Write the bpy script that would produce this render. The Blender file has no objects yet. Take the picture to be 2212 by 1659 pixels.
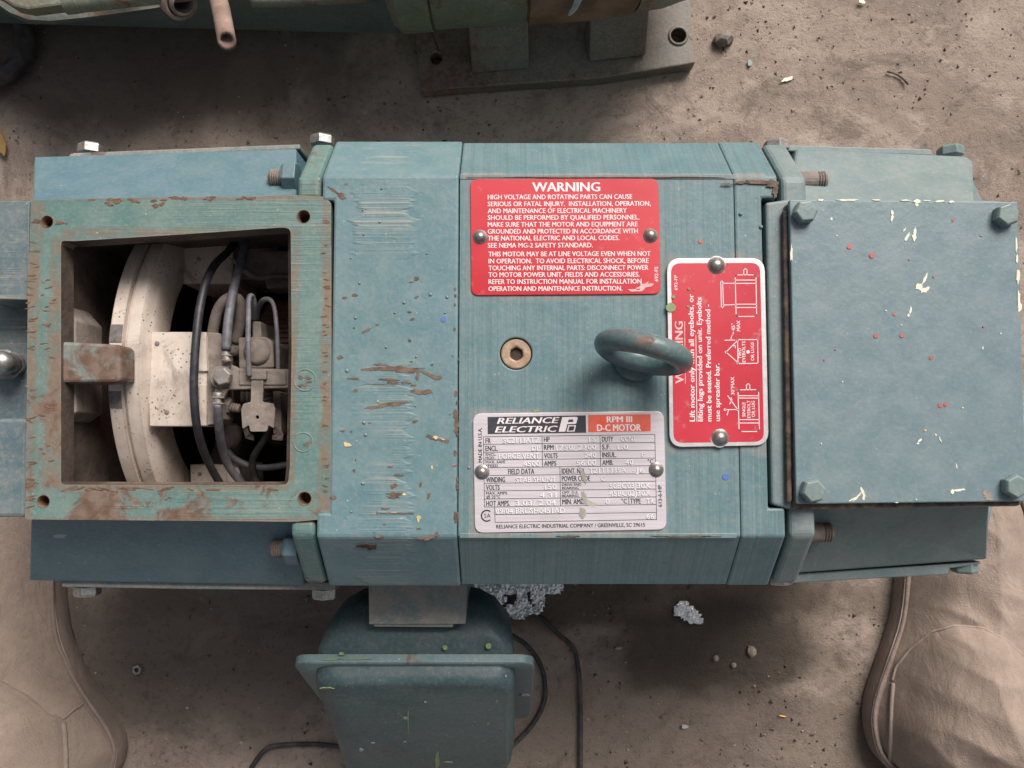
import bpy, bmesh, math, random
from mathutils import Vector, Matrix, noise
from mathutils.geometry import tessellate_polygon
random.seed(7)
R = math.radians
SC = bpy.context.scene
COL = SC.collection

# ------------------------------------------------------------------ camera, light, exposure
T = 0.29            # height of the motor's top face
CZ = 0.73           # camera height
TH = math.atan(120.5 / 1720.0)
cam_d = bpy.data.cameras.new("camera"); cam = bpy.data.objects.new("camera", cam_d); COL.objects.link(cam)
cam_d.lens = 28.0; cam_d.sensor_width = 36.0; cam_d.clip_start = 0.01; cam_d.clip_end = 200
cam.location = (0, 0, CZ); cam.rotation_euler = (TH, 0, 0)
cam_d.dof.use_dof = True; cam_d.dof.focus_distance = 0.46; cam_d.dof.aperture_fstop = 45.0
SC.camera = cam
w = bpy.data.worlds.new("World"); SC.world = w; w.use_nodes = True
nt = w.node_tree; bg = nt.nodes["Background"]
sky = nt.nodes.new("ShaderNodeTexSky"); sky.sky_type = 'NISHITA'; sky.sun_disc = False
SUN_EL, SUN_AZ = 44, 26
sky.sun_elevation = R(SUN_EL); sky.sun_rotation = R(SUN_AZ); sky.dust_density = 6.0; sky.ozone_density = 1.0; sky.air_density = 1.0
hs = nt.nodes.new("ShaderNodeHueSaturation"); hs.inputs['Saturation'].default_value = 0.35
nt.links.new(sky.outputs[0], hs.inputs['Color']); nt.links.new(hs.outputs[0], bg.inputs[0])
bg.inputs[1].default_value = 0.072
sun_d = bpy.data.lights.new("sun", 'SUN'); sun = bpy.data.objects.new("sun", sun_d); COL.objects.link(sun)
sun_d.energy = 3.1; sun_d.angle = R(32); sun_d.color = (1.0, 0.93, 0.88)
sd = Vector((math.sin(R(SUN_AZ)) * math.cos(R(SUN_EL)), math.cos(R(SUN_AZ)) * math.cos(R(SUN_EL)), math.sin(R(SUN_EL))))
sun.rotation_euler = sd.to_track_quat('Z', 'Y').to_euler(); sun.location = sd * 5
SC.view_settings.view_transform = 'Standard'; SC.view_settings.look = 'None'
SC.view_settings.exposure = 0.3; SC.view_settings.gamma = 1.0

# ------------------------------------------------------------------ pixel (2212 x 1659) to a point at height z
def ray(px, py):
    x = (px - 1106) / 1720.0; y = -(py - 829.5) / 1720.0
    return Vector((x, y * math.cos(TH) + math.sin(TH), y * math.sin(TH) - math.cos(TH)))
def P(px, py, z):
    r = ray(px, py); t = (z - CZ) / r.z
    return Vector((r.x * t, r.y * t, z))
def PP(px, py, pt, n):
    r = ray(px, py); o = Vector((0, 0, CZ)); t = (pt - o).dot(n) / r.dot(n)
    return o + r * t
def maps(x0, y0, s): return lambda x, y: (x0 + x * s, y0 + y * s)
c4 = maps(972, 345.6, .31736); c5 = maps(972, 864, .23192); c6 = maps(1242, 529.2, .28316)
c7 = maps(1566, 259.2, .29942); c8 = maps(1566, 702, .3744); i7 = maps(648, 756, .32558)
i4 = maps(432, 594, .22797); hh = maps(648, 270, .29288); cE = maps(594, 1188, .34178)
cF = maps(1134, 1188, .29295); cG = maps(1674, 1161, .30013); cD = maps(0, 1080, .34895); c3 = maps(108, 464.4, .37107)
i6 = maps(2025, 918, .19525); c2 = maps(0, 756, .34178); c1 = maps(0, 259.2, .34178)

# ------------------------------------------------------------------ materials
class NB:
    def __init__(s, name):
        s.m = bpy.data.materials.new(name); s.m.use_nodes = True; s.t = s.m.node_tree
        s.b = s.t.nodes["Principled BSDF"]; s.pos = None
    def n(s, k, **kw):
        q = s.t.nodes.new(k)
        for a, v in kw.items(): setattr(q, a, v)
        return q
    def l(s, a, b): s.t.links.new(a, b)
    def put(s, sock, v):
        if hasattr(v, 'is_linked'): s.l(v, sock)
        elif isinstance(v, tuple) and len(v) == 3 and sock.type == 'RGBA': sock.default_value = (*v, 1)
        else: sock.default_value = v
    def P(s, sc=(1, 1, 1)):
        g = s.n("ShaderNodeNewGeometry"); m = s.n("ShaderNodeMapping"); s.l(g.outputs['Position'], m.inputs[0])
        m.inputs['Scale'].default_value = sc; return m.outputs[0]
    def noise(s, scale, detail=4, rough=.55, dist=0, sc=(1, 1, 1), off=None):
        q = s.n("ShaderNodeTexNoise"); v = s.P(sc)
        if off: v.node.inputs['Location'].default_value = off
        s.l(v, q.inputs['Vector']); q.inputs['Scale'].default_value = scale; q.inputs['Detail'].default_value = detail
        q.inputs['Roughness'].default_value = rough; q.inputs['Distortion'].default_value = dist
        return q.outputs[0]
    def vor(s, scale, feature='F1', sc=(1, 1, 1), out=0, rand=1.0):
        q = s.n("ShaderNodeTexVoronoi", feature=feature); s.l(s.P(sc), q.inputs['Vector']); q.inputs['Scale'].default_value = scale
        q.inputs['Randomness'].default_value = rand
        return q.outputs[out]
    def ramp(s, v, a, b, lo=0., hi=1.):
        q = s.n("ShaderNodeMapRange"); q.clamp = True; q.interpolation_type = 'SMOOTHSTEP'; s.l(v, q.inputs[0])
        for i, x in ((1, a), (2, b), (3, lo), (4, hi)): q.inputs[i].default_value = x
        return q.outputs[0]
    def mix(s, f, a, b, mode='MIX'):
        q = s.n("ShaderNodeMix", data_type='RGBA', blend_type=mode); s.put(q.inputs[0], f); s.put(q.inputs[6], a); s.put(q.inputs[7], b)
        return q.outputs[2]
    def math(s, op, a, b=0.):
        q = s.n("ShaderNodeMath", operation=op); s.put(q.inputs[0], a); s.put(q.inputs[1], b); return q.outputs[0]
    def bump(s, h, strength, dist, prev=None):
        q = s.n("ShaderNodeBump"); s.l(h, q.inputs['Height']); q.inputs['Strength'].default_value = strength; q.inputs['Distance'].default_value = dist
        if prev is not None: s.l(prev, q.inputs['Normal'])
        return q.outputs[0]
    def up(s):
        g = s.n("ShaderNodeNewGeometry"); q = s.n("ShaderNodeSeparateXYZ"); s.l(g.outputs['Normal'], q.inputs[0]); return q.outputs[2]
    def edge(s, rad=.0012):
        b = s.n("ShaderNodeBevel"); b.samples = 4; b.inputs[0].default_value = rad
        g = s.n("ShaderNodeNewGeometry"); q = s.n("ShaderNodeVectorMath", operation='DOT_PRODUCT')
        s.l(b.outputs[0], q.inputs[0]); s.l(g.outputs['Normal'], q.inputs[1])
        return s.ramp(q.outputs['Value'], .99, .86)
    def done(s, col, rough, nrm=None, metal=0., spec=None):
        s.put(s.b.inputs['Base Color'], col); s.put(s.b.inputs['Roughness'], rough); s.put(s.b.inputs['Metallic'], metal)
        if nrm is not None: s.l(nrm, s.b.inputs['Normal'])
        if spec is not None: s.b.inputs['Specular IOR Level'].default_value = spec
        return s.m

TAN = (.33, .28, .235)
def paint(name, base, dust=.5, rust=.5, edge=.6, streak=0., rough=.48, pits=.4, tint=(.08, .2, .2), off=(0, 0, 0), speck=.5, chip=None, halos=(), lam=0., halocol=None, sx=None):
    s = NB(name)
    big = s.noise(9, 5, .6, .4, off=off); mid = s.noise(60, 6, .65, off=off); fine = s.noise(420, 3, .6)
    col = s.mix(s.ramp(big, .35, .65), base, tuple(.72 * a + .28 * b for a, b in zip(base, tint)))
    col = s.mix(s.ramp(mid, .3, .7, 0, .35), col, tuple(c * 1.45 for c in base))
    # dust lying on faces that look up
    up = s.ramp(s.up(), .15, .9)
    dn = s.math('MULTIPLY', s.ramp(s.math('ADD', s.math('MULTIPLY', big, .3), s.math('ADD', s.math('MULTIPLY', mid, .45), s.math('MULTIPLY', fine, .25))), .36, .68, .15, .8), dust)
    dn = s.math('MULTIPLY', dn, s.math('ADD', s.math('MULTIPLY', up, .75), .25))
    hm = None
    for hx0, hy0, hx1, hy1, wd in halos:
        a = P(hx0, hy0, T); b = P(hx1, hy1, T); g = s.n("ShaderNodeNewGeometry"); q = s.n("ShaderNodeSeparateXYZ"); s.l(g.outputs['Position'], q.inputs[0])
        dx = s.math('SUBTRACT', s.math('ABSOLUTE', s.math('SUBTRACT', q.outputs[0], (a.x + b.x) / 2)), abs(b.x - a.x) / 2)
        dy = s.math('SUBTRACT', s.math('ABSOLUTE', s.math('SUBTRACT', q.outputs[1], (a.y + b.y) / 2)), abs(a.y - b.y) / 2)
        d = s.math('ADD', s.math('MAXIMUM', dx, dy), s.math('MULTIPLY', s.math('SUBTRACT', mid, .5), wd * 4))
        hf = s.math('MULTIPLY', s.ramp(d, wd, 0), s.ramp(dx, -.05, .05, .58, .58)); hm = hf if hm is None else s.math('MAXIMUM', hm, hf)
    if hm is not None and halocol is None: dn = s.math('MAXIMUM', dn, hm)
    col = s.mix(dn, col, TAN)
    if halocol: col = s.mix(s.math('MULTIPLY', hm, s.ramp(mid, .35, .6, .35, 1.3)), col, halocol)
    if lam:
        lm = s.noise(1, 4, .75, 0, sc=(650, 5, 5)); col = s.mix(s.ramp(lm, .35, .7, 0, lam), col, tuple(c * .62 for c in base)); col = s.mix(s.ramp(lm, .62, .8, 0, lam * .6), col, (.36, .34, .30))
    col = s.mix(s.math('MULTIPLY', s.ramp(fine, .45, .75), .28 * dust + .06), col, (.36, .31, .27))
    if streak:
        st = s.noise(1, 5, .7, 0, sc=(9, 620, 9))
        zone = s.ramp(s.noise(9, 4, off=(3, 1, 0)), .38, .54)
        if sx:
            g = s.n("ShaderNodeNewGeometry"); q = s.n("ShaderNodeSeparateXYZ"); s.l(g.outputs['Position'], q.inputs[0]); xa, xb = P(sx[0], 767, T).x, P(sx[1], 767, T).x
            dxx = s.math('ABSOLUTE', s.math('SUBTRACT', q.outputs[0], (xa + xb) / 2)); dxx = s.math('ADD', dxx, s.math('MULTIPLY', s.math('SUBTRACT', s.noise(1, 2, sc=(1, 160, 1)), .5), .030))
            zone = s.math('MULTIPLY', zone, s.ramp(dxx, (xb - xa) / 2 + .002, (xb - xa) / 2 - .002))
        sm = s.math('MULTIPLY', s.ramp(st, .52, .66), zone)
        col = s.mix(s.math('MULTIPLY', sm, streak), col, (.42, .36, .29))
    # flecks of pale grit and paint
    v = s.vor(300); v2 = s.noise(140, 2)
    fk = s.math('MULTIPLY', s.ramp(v, .16, .10), s.ramp(v2, .60, .66))
    col = s.mix(s.math('MULTIPLY', fk, speck), col, (.6, .56, .48))
    rn = s.noise(38, 9, .72, .6, off=(off[0] + 4, 2, 7)); rn2 = s.noise(7, 3, .5, off=(off[0] + 9, 5, 1))
    rm = s.ramp(s.math('ADD', s.math('MULTIPLY', rn, .62), s.math('MULTIPLY', rn2, .38)), .585 - .08 * rust, .650 - .08 * rust)
    if edge:
        e = s.edge(); em = s.ramp(s.math('MULTIPLY', s.math('MULTIPLY', e, rn), 2), .9, 1.25, 0, edge)
        rm = s.math('MAXIMUM', rm, em)
        col = s.mix(s.math('MULTIPLY', e, .35), col, (.34, .31, .26))
    rc = s.mix(s.ramp(s.noise(170, 4), .35, .65), (.125, .072, .048), (.19, .135, .105))
    if chip: rc = chip
    if rust or edge: col = s.mix(rm, col, rc)
    n1 = s.bump(s.noise(260, 4, .6), .35, .0006)
    n2 = s.bump(s.noise(38, 3), .3, .0016, n1)
    if pits: n2 = s.bump(s.ramp(s.vor(120), .06, .13), pits * .45, .0005, n2)
    if lam: n2 = s.bump(lm, .35, .0005, n2)
    if streak: n2 = s.bump(s.math('MULTIPLY', st, zone), .7, .0009, n2)
    rg = s.ramp(s.math('MAXIMUM', rm, dn), 0, 1, rough, .85)
    return s.done(col, rg, n2, spec=.45)

M = {}
M['band'] = paint("blue_grey_paint_smooth", (.096, .192, .215), dust=.38, rust=-1.2, edge=.2, pits=.3, off=(1, 0, 0), lam=.45, halos=[(1016, 387, 1424, 637, .0045), (1024, 893, 1436, 1150, .004), (1446, 560, 1655, 968, .005), (1000, 375, 1650, 388, .0022)])
M['ring'] = paint("blue_paint_scuffed", (.092, .192, .222), dust=.36, sx=(770, 885), rust=-.5, edge=.4, streak=.65, off=(2, 3, 0))
M['teal'] = paint("teal_paint_rusting", (.070, .172, .160), dust=.45, rust=.75, edge=.95, streak=.2, halocol=(.21, .118, .070), halos=[(703, 440, 712, 1100, .0028), (56, 425, 700, 429, .0022), (50, 1121, 700, 1126, .0022), (54, 430, 60, 1120, .004), (118, 520, 131, 1047, .0035), (132, 1049, 622, 1054, .003), (628, 500, 634, 1040, .0018), (140, 500, 600, 506, .003)], off=(5, 3, 0), pits=.2)
M['panel'] = paint("blue_panel_paint", (.068, .148, .190), dust=.26, rust=-.6, edge=.3, pits=.15, off=(7, 1, 0))
M['armrust'] = paint("arm_paint_rusted", (.10, .15, .14), dust=.8, rust=2.4, edge=.9, pits=.1, off=(3, 8, 0))
M['shaftend'] = paint("striped_blue_paint", (.062, .115, .14), dust=.5, rust=.3, edge=.5, streak=.9, off=(9, 1, 0))
M['grey'] = paint("grey_blue_dusty_paint", (.130, .195, .205), dust=.5, rust=-.3, edge=.2, pits=.1, off=(11, 1, 0))
M['cover'] = paint("cover_plate_paint", (.128, .198, .226), dust=.34, rust=-1.5, edge=0., pits=0, rough=.40, off=(13, 1, 0), speck=.25)
M['boltpaint'] = paint("painted_bolt", (.14, .21, .21), dust=.4, rust=-1, edge=.9, pits=0, rough=.35, chip=(.62, .60, .55))
M['box'] = paint("dark_teal_box_paint", (.026, .060, .070), dust=.22, rust=-.1, edge=.5, pits=.1, off=(15, 2, 0))
M['boxrim'] = paint("teal_rim_paint", (.06, .13, .15), dust=.34, rust=.1, edge=.6, pits=.1, off=(17, 2, 0))
M['neck'] = paint("dusty_neck_paint", (.10, .17, .18), dust=1.5, rust=.2, edge=.5, pits=.1, off=(19, 2, 0))
M['eye'] = paint("eyebolt_paint", (.042, .098, .108), dust=.3, rust=1.0, edge=0, pits=.1, off=(21, 6, 0), rough=.32)
M['oldgreen'] = paint("old_green_paint", (.085, .10, .055), dust=.6, rust=1.2, edge=.8, off=(30, 6, 0), streak=.2)
M['oldblue'] = paint("old_blue_green_paint", (.07, .10, .092), dust=.6, rust=.7, edge=.8, off=(33, 6, 0))
M['oldfoot'] = paint("old_dirty_foot_paint", (.095, .064, .045), dust=.7, rust=1.1, edge=.4, off=(35, 6, 0))

def simple(name, col, rough=.6, metal=0., var=.3, sc=80, bump=.2, bs=300, dirt=None, dirta=.4):
    s = NB(name)
    n = s.noise(sc, 6, .65)
    c = s.mix(s.ramp(n, .3, .7), tuple(x * (1 - var) for x in col), tuple(min(1, x * (1 + var)) for x in col))
    if dirt: c = s.mix(s.ramp(s.noise(sc * .5, 8, .7, .5, off=(3, 3, 3)), .42, .68, 0, dirta), c, dirt)
    nr = s.bump(s.noise(bs, 4), bump, .0006)
    return s.done(c, rough, nr, metal)
M['rust'] = simple("rust_patch", (.150, .100, .072), .9, 0, .4, 200, .5)
M['rustorange'] = simple("orange_rust", (.165, .092, .055), .9, 0, .4, 200, .5)
M['dkrust'] = simple("dark_rust", (.07, .04, .03), .9, 0, .4, 200, .5)
M['oldrust'] = simple("rusty_casting", (.15, .085, .052), .85, 0, .5, 30, .6, dirt=(.10, .10, .06))
M['white'] = simple("cream_chip", (.72, .70, .56), .6, 0, .1)
M['cream'] = simple("yellowish_chip", (.62, .48, .24), .7, 0, .2)
M['red'] = simple("red_paint_drop", (.46, .11, .085), .45, 0, .1)
M['blue'] = simple("blue_paint_drop", (.09, .16, .44), .45, 0, .1)
M['lime'] = simple("lime_paint_drop", (.20, .27, .13), .5, 0, .15)
M['pale'] = simple("pale_grey_smear", (.30, .33, .34), .7, 0, .15)
M['zinc'] = simple("zinc_plated_steel", (.42, .42, .40), .36, .8, .25, 300, .2, dirt=(.25, .21, .17), dirta=.6)
M['steel'] = simple("dusty_steel", (.30, .28, .27), .55, .5, .3, 200, .3, dirt=TAN, dirta=.7)
M['rivet'] = simple("rivet_metal", (.40, .37, .35), .36, .8, .25, 400, .3, dirt=(.2, .17, .14), dirta=.5)
M['plug'] = simple("tan_rusty_plug", (.40, .29, .20), .6, .1, .2, 300, .2, dirt=(.25, .10, .04), dirta=.7)
M['black'] = simple("black_rubber", (.022, .022, .027), .5, 0, .3, 200, .2, dirt=(.11, .10, .10), dirta=.35)
M['cableblk'] = simple("black_cable_dusty", (.03, .028, .03), .6, 0, .3, 100, .2, dirt=(.14, .11, .10), dirta=.55)
M['leadgrey'] = simple("grey_braid_lead", (.12, .12, .14), .55, 0, .3, 200, .2, dirt=(.28, .24, .22), dirta=.5)
M['ivory'] = simple("ivory_insulator", (.62, .53, .45), .6, 0, .08, 50, .3, dirt=(.22, .17, .13), dirta=.75)
def ivory():
    s = NB("ivory_insulator"); n = s.noise(40, 5, .6); sp = s.math('MULTIPLY', s.ramp(s.vor(420), .30, .18), s.ramp(s.noise(70, 4, .7), .46, .60))
    c = s.mix(s.ramp(n, .3, .7), (.50, .42, .355), (.66, .575, .495)); c = s.mix(s.math('MULTIPLY', s.ramp(s.noise(26, 7, .72, .8, off=(5, 3, 1)), .50, .66), .7), c, (.22, .18, .15))
    c = s.mix(s.math('MULTIPLY', sp, .85), c, (.05, .045, .042)); e = s.edge(.0016); c = s.mix(s.math('MULTIPLY', e, .5), c, (.20, .155, .12))
    return s.done(c, .62, s.bump(s.noise(300, 4), .3, .0005))
M['ivory'] = ivory()
M['ivory2'] = simple("grey_ring_slot", (.15, .135, .13), .8, 0, .4, 200, .4)
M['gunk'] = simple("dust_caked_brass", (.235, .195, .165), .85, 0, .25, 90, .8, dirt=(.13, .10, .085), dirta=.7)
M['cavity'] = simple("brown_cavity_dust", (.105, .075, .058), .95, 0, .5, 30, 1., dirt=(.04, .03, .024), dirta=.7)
M['comm'] = simple("commutator_copper", (.22, .13, .09), .6, .3, .3, 100, .3)
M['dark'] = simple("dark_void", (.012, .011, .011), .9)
M['gasket'] = simple("gasket_edge", (.055, .045, .04), .9, 0, .5, 200, .9, dirt=(.22, .15, .10), dirta=.6)
M['cork'] = simple("brown_gasket_edge", (.17, .12, .085), .95, 0, .5, 260, 1., dirt=(.05, .04, .03), dirta=.8)
M['pipe'] = simple("dusty_pink_pipe", (.30, .205, .17), .8, .1, .3, 40, .6, dirt=(.13, .08, .06), dirta=.8)
M['aluEdge'] = simple("worn_aluminium", (.66, .62, .62), .38, .55, .1, 120, .15)
M['printblack'] = simple("black_print", (.03, .033, .042), .55, 0, .2, 400, 0)
M['printwhite'] = simple("white_print", (.78, .70, .70), .55, 0, .08, 100, 0)
M['fadeprint'] = simple("worn_white_print", (.66, .40, .40), .55, 0, .2, 100, 0)
M['emboss'] = simple("embossed_aluminium", (.88, .86, .86), .35, .1, .05, 400, 0)
M['embossshadow'] = simple("embossed_letter_shadow", (.20, .185, .205), .6, .2, .1, 400, 0)  # dark colour standing in for the shadow of the raised letters
M['orangered'] = simple("orange_red_print", (.72, .085, .04), .45, 0, .06, 100, 0, dirt=(.7, .45, .35), dirta=.15)
M['stone'] = simple("pale_stone", (.34, .28, .22), .9, 0, .2, 200, .8)
M['leaf'] = simple("dry_leaf", (.32, .20, .07), .8, 0, .2, 200, .5)
M['copper'] = simple("copper_wire", (.65, .33, .10), .35, .6, .1)
M['oilstain'] = simple("sticky_residue", (.36, .34, .28), .5, 0, .2, 300, .2)

def red_plate(name, base):
    s = NB(name)
    n = s.noise(12, 4, off=(2, 2, 0)); c = s.mix(s.ramp(n, .35, .65), base, tuple(min(1, x * 1.12 + .01) for x in base))
    sc = s.noise(1, 5, .8, 1.2, sc=(60, 260, 60)); c = s.mix(s.ramp(sc, .68, .76, 0, .35), c, (.6, .42, .40))
    c = s.mix(s.ramp(s.noise(200, 2), .6, .8, 0, .35), c, (.45, .28, .25))
    return s.done(c, s.ramp(n, .3, .7, .33, .45), s.bump(s.noise(90, 3), .1, .0005), spec=.5)
M['redplate'] = red_plate("red_sign_enamel", (.50, .020, .032))
M['redplate2'] = red_plate("red_sign_enamel_b", (.48, .022, .040))
def brushed(name, base):
    s = NB(name)
    st = s.noise(1, 4, .7, sc=(20, 900, 20)); n = s.noise(25, 5)
    c = s.mix(s.ramp(st, .35, .65), tuple(x * .92 for x in base), base)
    c = s.mix(s.ramp(n, .50, .75, 0, .3), c, (.40, .34, .30))
    return s.done(c, s.ramp(st, .3, .7, .36, .5), s.bump(st, .08, .0003), .3)
M['alu'] = brushed("brushed_aluminium_plate", (.67, .61, .64))

def ground_mat():
    s = NB("dirty_concrete")
    big = s.noise(3.2, 5, .6, .5); mid = s.noise(22, 8, .7, .3); fine = s.noise(160, 6, .7); gr = s.noise(500, 3, .7)
    c = s.mix(s.ramp(big, .35, .65), (.28, .215, .175), (.42, .335, .28))
    c = s.mix(s.ramp(mid, .35, .68, 0, .8), c, (.33, .265, .22))
    c = s.mix(s.math('MULTIPLY', s.ramp(s.noise(7, 6, .7, 1.0, off=(4, 4, 4)), .50, .66), .6), c, (.15, .118, .098))
    c = s.mix(s.ramp(fine, .32, .72, 0, .75), c, s.mix(.5, c, (.33, .27, .22)))
    c = s.mix(s.ramp(fine, .48, .30, 0, .6), c, (.085, .067, .056))
    c = s.mix(s.math('MULTIPLY', s.ramp(s.noise(5, 7, .72, 1.4, off=(8, 1, 4)), .50, .60), .45), c, (.17, .132, .108))
    c = s.mix(s.math('MULTIPLY', s.ramp(s.noise(15, 7, .75, 1.0, off=(2, 6, 4)), .56, .64), .5), c, (.12, .095, .08))
    c = s.mix(s.math('MULTIPLY', s.ramp(s.noise(13, 7, .75, 1.0, off=(1, 3, 8)), .54, .66), .4), c, (.46, .385, .325))
    c = s.mix(s.ramp(gr, .58, .75, 0, .5), c, (.40, .34, .28))
    sp = s.math('MULTIPLY', s.ramp(s.math('ADD', s.vor(260), s.math('MULTIPLY', s.noise(400, 2), .3)), .30, .20), s.ramp(s.noise(11, 6, .7, off=(7, 2, 1)), .52, .62))
    c = s.mix(s.math('MULTIPLY', sp, .62), c, (.06, .05, .045))
    sp2 = s.math('MULTIPLY', s.ramp(s.vor(190, sc=(1.1, .93, 1)), .17, .09), s.ramp(s.noise(60, 3, off=(1, 9, 4)), .52, .6))
    c = s.mix(s.math('MULTIPLY', sp2, .8), c, (.48, .41, .33))
    # oily patch soaked into the concrete below the motor, and the broad darker areas round it
    geo = s.n("ShaderNodeNewGeometry")
    def ground_patch(px, py, rx, ry, amt, colr, base_c):
        p = P(px, py, 0)
        m = s.n("ShaderNodeMapping"); m.vector_type = 'POINT'; s.l(geo.outputs['Position'], m.inputs[0])
        k = .73 / 1720
        m.inputs['Location'].default_value = (-p.x / (rx * k), -p.y / (ry * k), 0); m.inputs['Scale'].default_value = (1 / (rx * k), 1 / (ry * k), 0)
        ln = s.n("ShaderNodeVectorMath", operation='LENGTH'); s.l(m.outputs[0], ln.inputs[0])
        d = s.math('ADD', ln.outputs['Value'], s.math('MULTIPLY', s.math('SUBTRACT', s.noise(16, 5, off=(px, 0, 0)), .5), .9))
        f = s.math('MULTIPLY', s.ramp(d, 1.05, .6), amt); return s.mix(f, base_c, colr), f
    c, f1 = ground_patch(1540, 1400, 310, 115, .88, (.050, .038, .028), c)
    c, f2 = ground_patch(1400, 1290, 600, 80, .75, (.06, .045, .032), c)
    c, f3 = ground_patch(450, 1400, 470, 230, .62, (.055, .045, .04), c)
    c, f4 = ground_patch(280, 110, 620, 240, .72, (.085, .066, .056), c)  # ground toned darker and browner at the upper left
    c, f7 = ground_patch(1500, 1620, 900, 170, .58, (.11, .085, .068), c)
    c, f5 = ground_patch(1180, 1400, 70, 60, .3, (.30, .22, .165), c)
    h = s.math('ADD', s.math('MULTIPLY', fine, .6), s.math('MULTIPLY', gr, .4))
    n1 = s.bump(h, .8, .0022); n2 = s.bump(mid, .5, .005, n1)
    n2 = s.bump(s.math('SUBTRACT', sp2, sp), .6, .0012, n2)
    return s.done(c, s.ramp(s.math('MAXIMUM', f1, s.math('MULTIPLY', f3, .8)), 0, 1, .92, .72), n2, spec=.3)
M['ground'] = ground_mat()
def suede(name, base):
    s = NB(name)
    big = s.noise(16, 4, .6, .6); fine = s.noise(900, 3, .8); mid = s.noise(160, 5, .7)
    c = s.mix(s.ramp(big, .35, .65), tuple(x * .82 for x in base), tuple(x * 1.12 for x in base))
    c = s.mix(s.ramp(mid, .35, .7, 0, .35), c, tuple(x * .62 for x in base))
    c = s.mix(s.ramp(fine, .3, .7, 0, .4), c, tuple(x * 1.35 for x in base))
    n = s.bump(fine, .8, .0009); n = s.bump(mid, .4, .0015, n); n = s.bump(s.noise(30, 5, .6, 1.2, sc=(1, .6, 1)), .5, .005, n)
    m = s.done(c, .95, n, spec=.1); s.b.inputs['Sheen Weight'].default_value = .08
    return m
M['suede'] = suede("taupe_suede", (.315, .245, .200))
M['welt'] = suede("rubber_welt", (.26, .20, .168))
M['seam'] = suede("pale_suede_edge", (.33, .265, .225))
M['trouser'] = suede("trouser_cloth", (.26, .24, .20))
def foil_mat():
    s = NB("crumpled_foil"); n = s.bump(s.vor(420, 'F1'), .6, .0012); n = s.bump(s.noise(300, 3), .5, .0010, n)
    return s.done((1.0, 1.0, 1.0), .16, n, .5)
M['foil'] = foil_mat()

# ------------------------------------------------------------------ object helpers
def tag(o, label=None, cat=None, group=None, kind=None):
    if label: o['label'] = label
    if cat: o['category'] = cat
    if group: o['group'] = group
    if kind: o['kind'] = kind
    return o
def empty(name, loc, label, cat, group=None):
    o = bpy.data.objects.new(name, None); COL.objects.link(o); o.location = loc; o.empty_display_size = .02
    o['_w'] = list(loc); return tag(o, label, cat, group)
WORG = {}
def link(name, me, mat, parent=None, bevel=0., smooth=False, seg=2, kind=None, subsurf=0):
    mats = mat if isinstance(mat, (list, tuple)) else [mat]
    for m in mats: me.materials.append(M[m] if isinstance(m, str) else m)
    if me.vertices:
        mn = Vector([min(v.co[i] for v in me.vertices) for i in range(3)]); mx = Vector([max(v.co[i] for v in me.vertices) for i in range(3)])
        c = (mn + mx) / 2; c.z = mn.z
    else: c = Vector()
    me.transform(Matrix.Translation(-c))
    o = bpy.data.objects.new(name, me); COL.objects.link(o)
    WORG[o.name] = c.copy()
    if parent:
        o.parent = parent; po = WORG.get(parent.name, Vector(parent.location)); o.location = c - po
    else: o.location = c
    if smooth:
        for p in me.polygons: p.use_smooth = True
    if bevel:
        b = o.modifiers.new("bevel", 'BEVEL'); b.width = bevel; b.segments = seg; b.limit_method = 'ANGLE'; b.angle_limit = R(32)
        b.use_clamp_overlap = True
    if subsurf:
        q = o.modifiers.new("subdivision", 'SUBSURF'); q.levels = q.render_levels = subsurf
    if kind: o['kind'] = kind
    return o
def md(verts, faces, name="mesh"):
    me = bpy.data.meshes.new(name); me.from_pydata([tuple(v) for v in verts], [], faces); me.update()
    bm = bmesh.new(); bm.from_mesh(me); bmesh.ops.recalc_face_normals(bm, faces=bm.faces); bm.to_mesh(me); bm.free()
    return me
class MB:
    def __init__(s): s.v = []; s.f = []; s.mi = []
    def add(s, v, f, mi=0):
        k = len(s.v); s.v += [Vector(a) for a in v]; s.f += [tuple(i + k for i in q) for q in f]; s.mi += [mi] * len(f)
    def slab(s, pts, thick, d=Vector((0, 0, -1)), mi=0):
        n = len(pts); a = [Vector(p) for p in pts]; b = [p + d * thick for p in a]
        s.add(a + b, [tuple(range(n)), tuple(range(2 * n - 1, n - 1, -1))] + [(i, i + n, (i + 1) % n + n, (i + 1) % n) for i in range(n)], mi)
    def build(s, name, mat, parent=None, **kw):
        me = md(s.v, s.f)
        if any(s.mi):
            for p, m in zip(me.polygons, s.mi): p.material_index = m
        return link(name, me, mat, parent, **kw)
def slab(name, pts, thick, mat, parent=None, d=Vector((0, 0, -1)), **kw):
    m = MB(); m.slab(pts, thick, d); return m.build(name, mat, parent, **kw)
def pz(pts, z): return [P(a, b, z) for a, b in pts]
def round_poly(pts, r, n=6):
    out = []; k = len(pts)
    for i in range(k):
        a, b, c = Vector(pts[i - 1][:2]), Vector(pts[i][:2]), Vector(pts[(i + 1) % k][:2])
        rr = r[i] if isinstance(r, (list, tuple)) else r
        if rr <= 0: out.append((b.x, b.y)); continue
        u = (a - b).normalized(); v = (c - b).normalized(); p0 = b + u * rr; p2 = b + v * rr
        for j in range(n + 1):
            t = j / n; q = p0 * (1 - t) ** 2 + b * 2 * t * (1 - t) + p2 * t * t; out.append((q.x, q.y))
    return out
def circ(cx, cy, r, n=20, a0=0): return [(cx + r * math.cos(a0 + 2 * math.pi * i / n), cy + r * math.sin(a0 + 2 * math.pi * i / n)) for i in range(n)]
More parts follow.
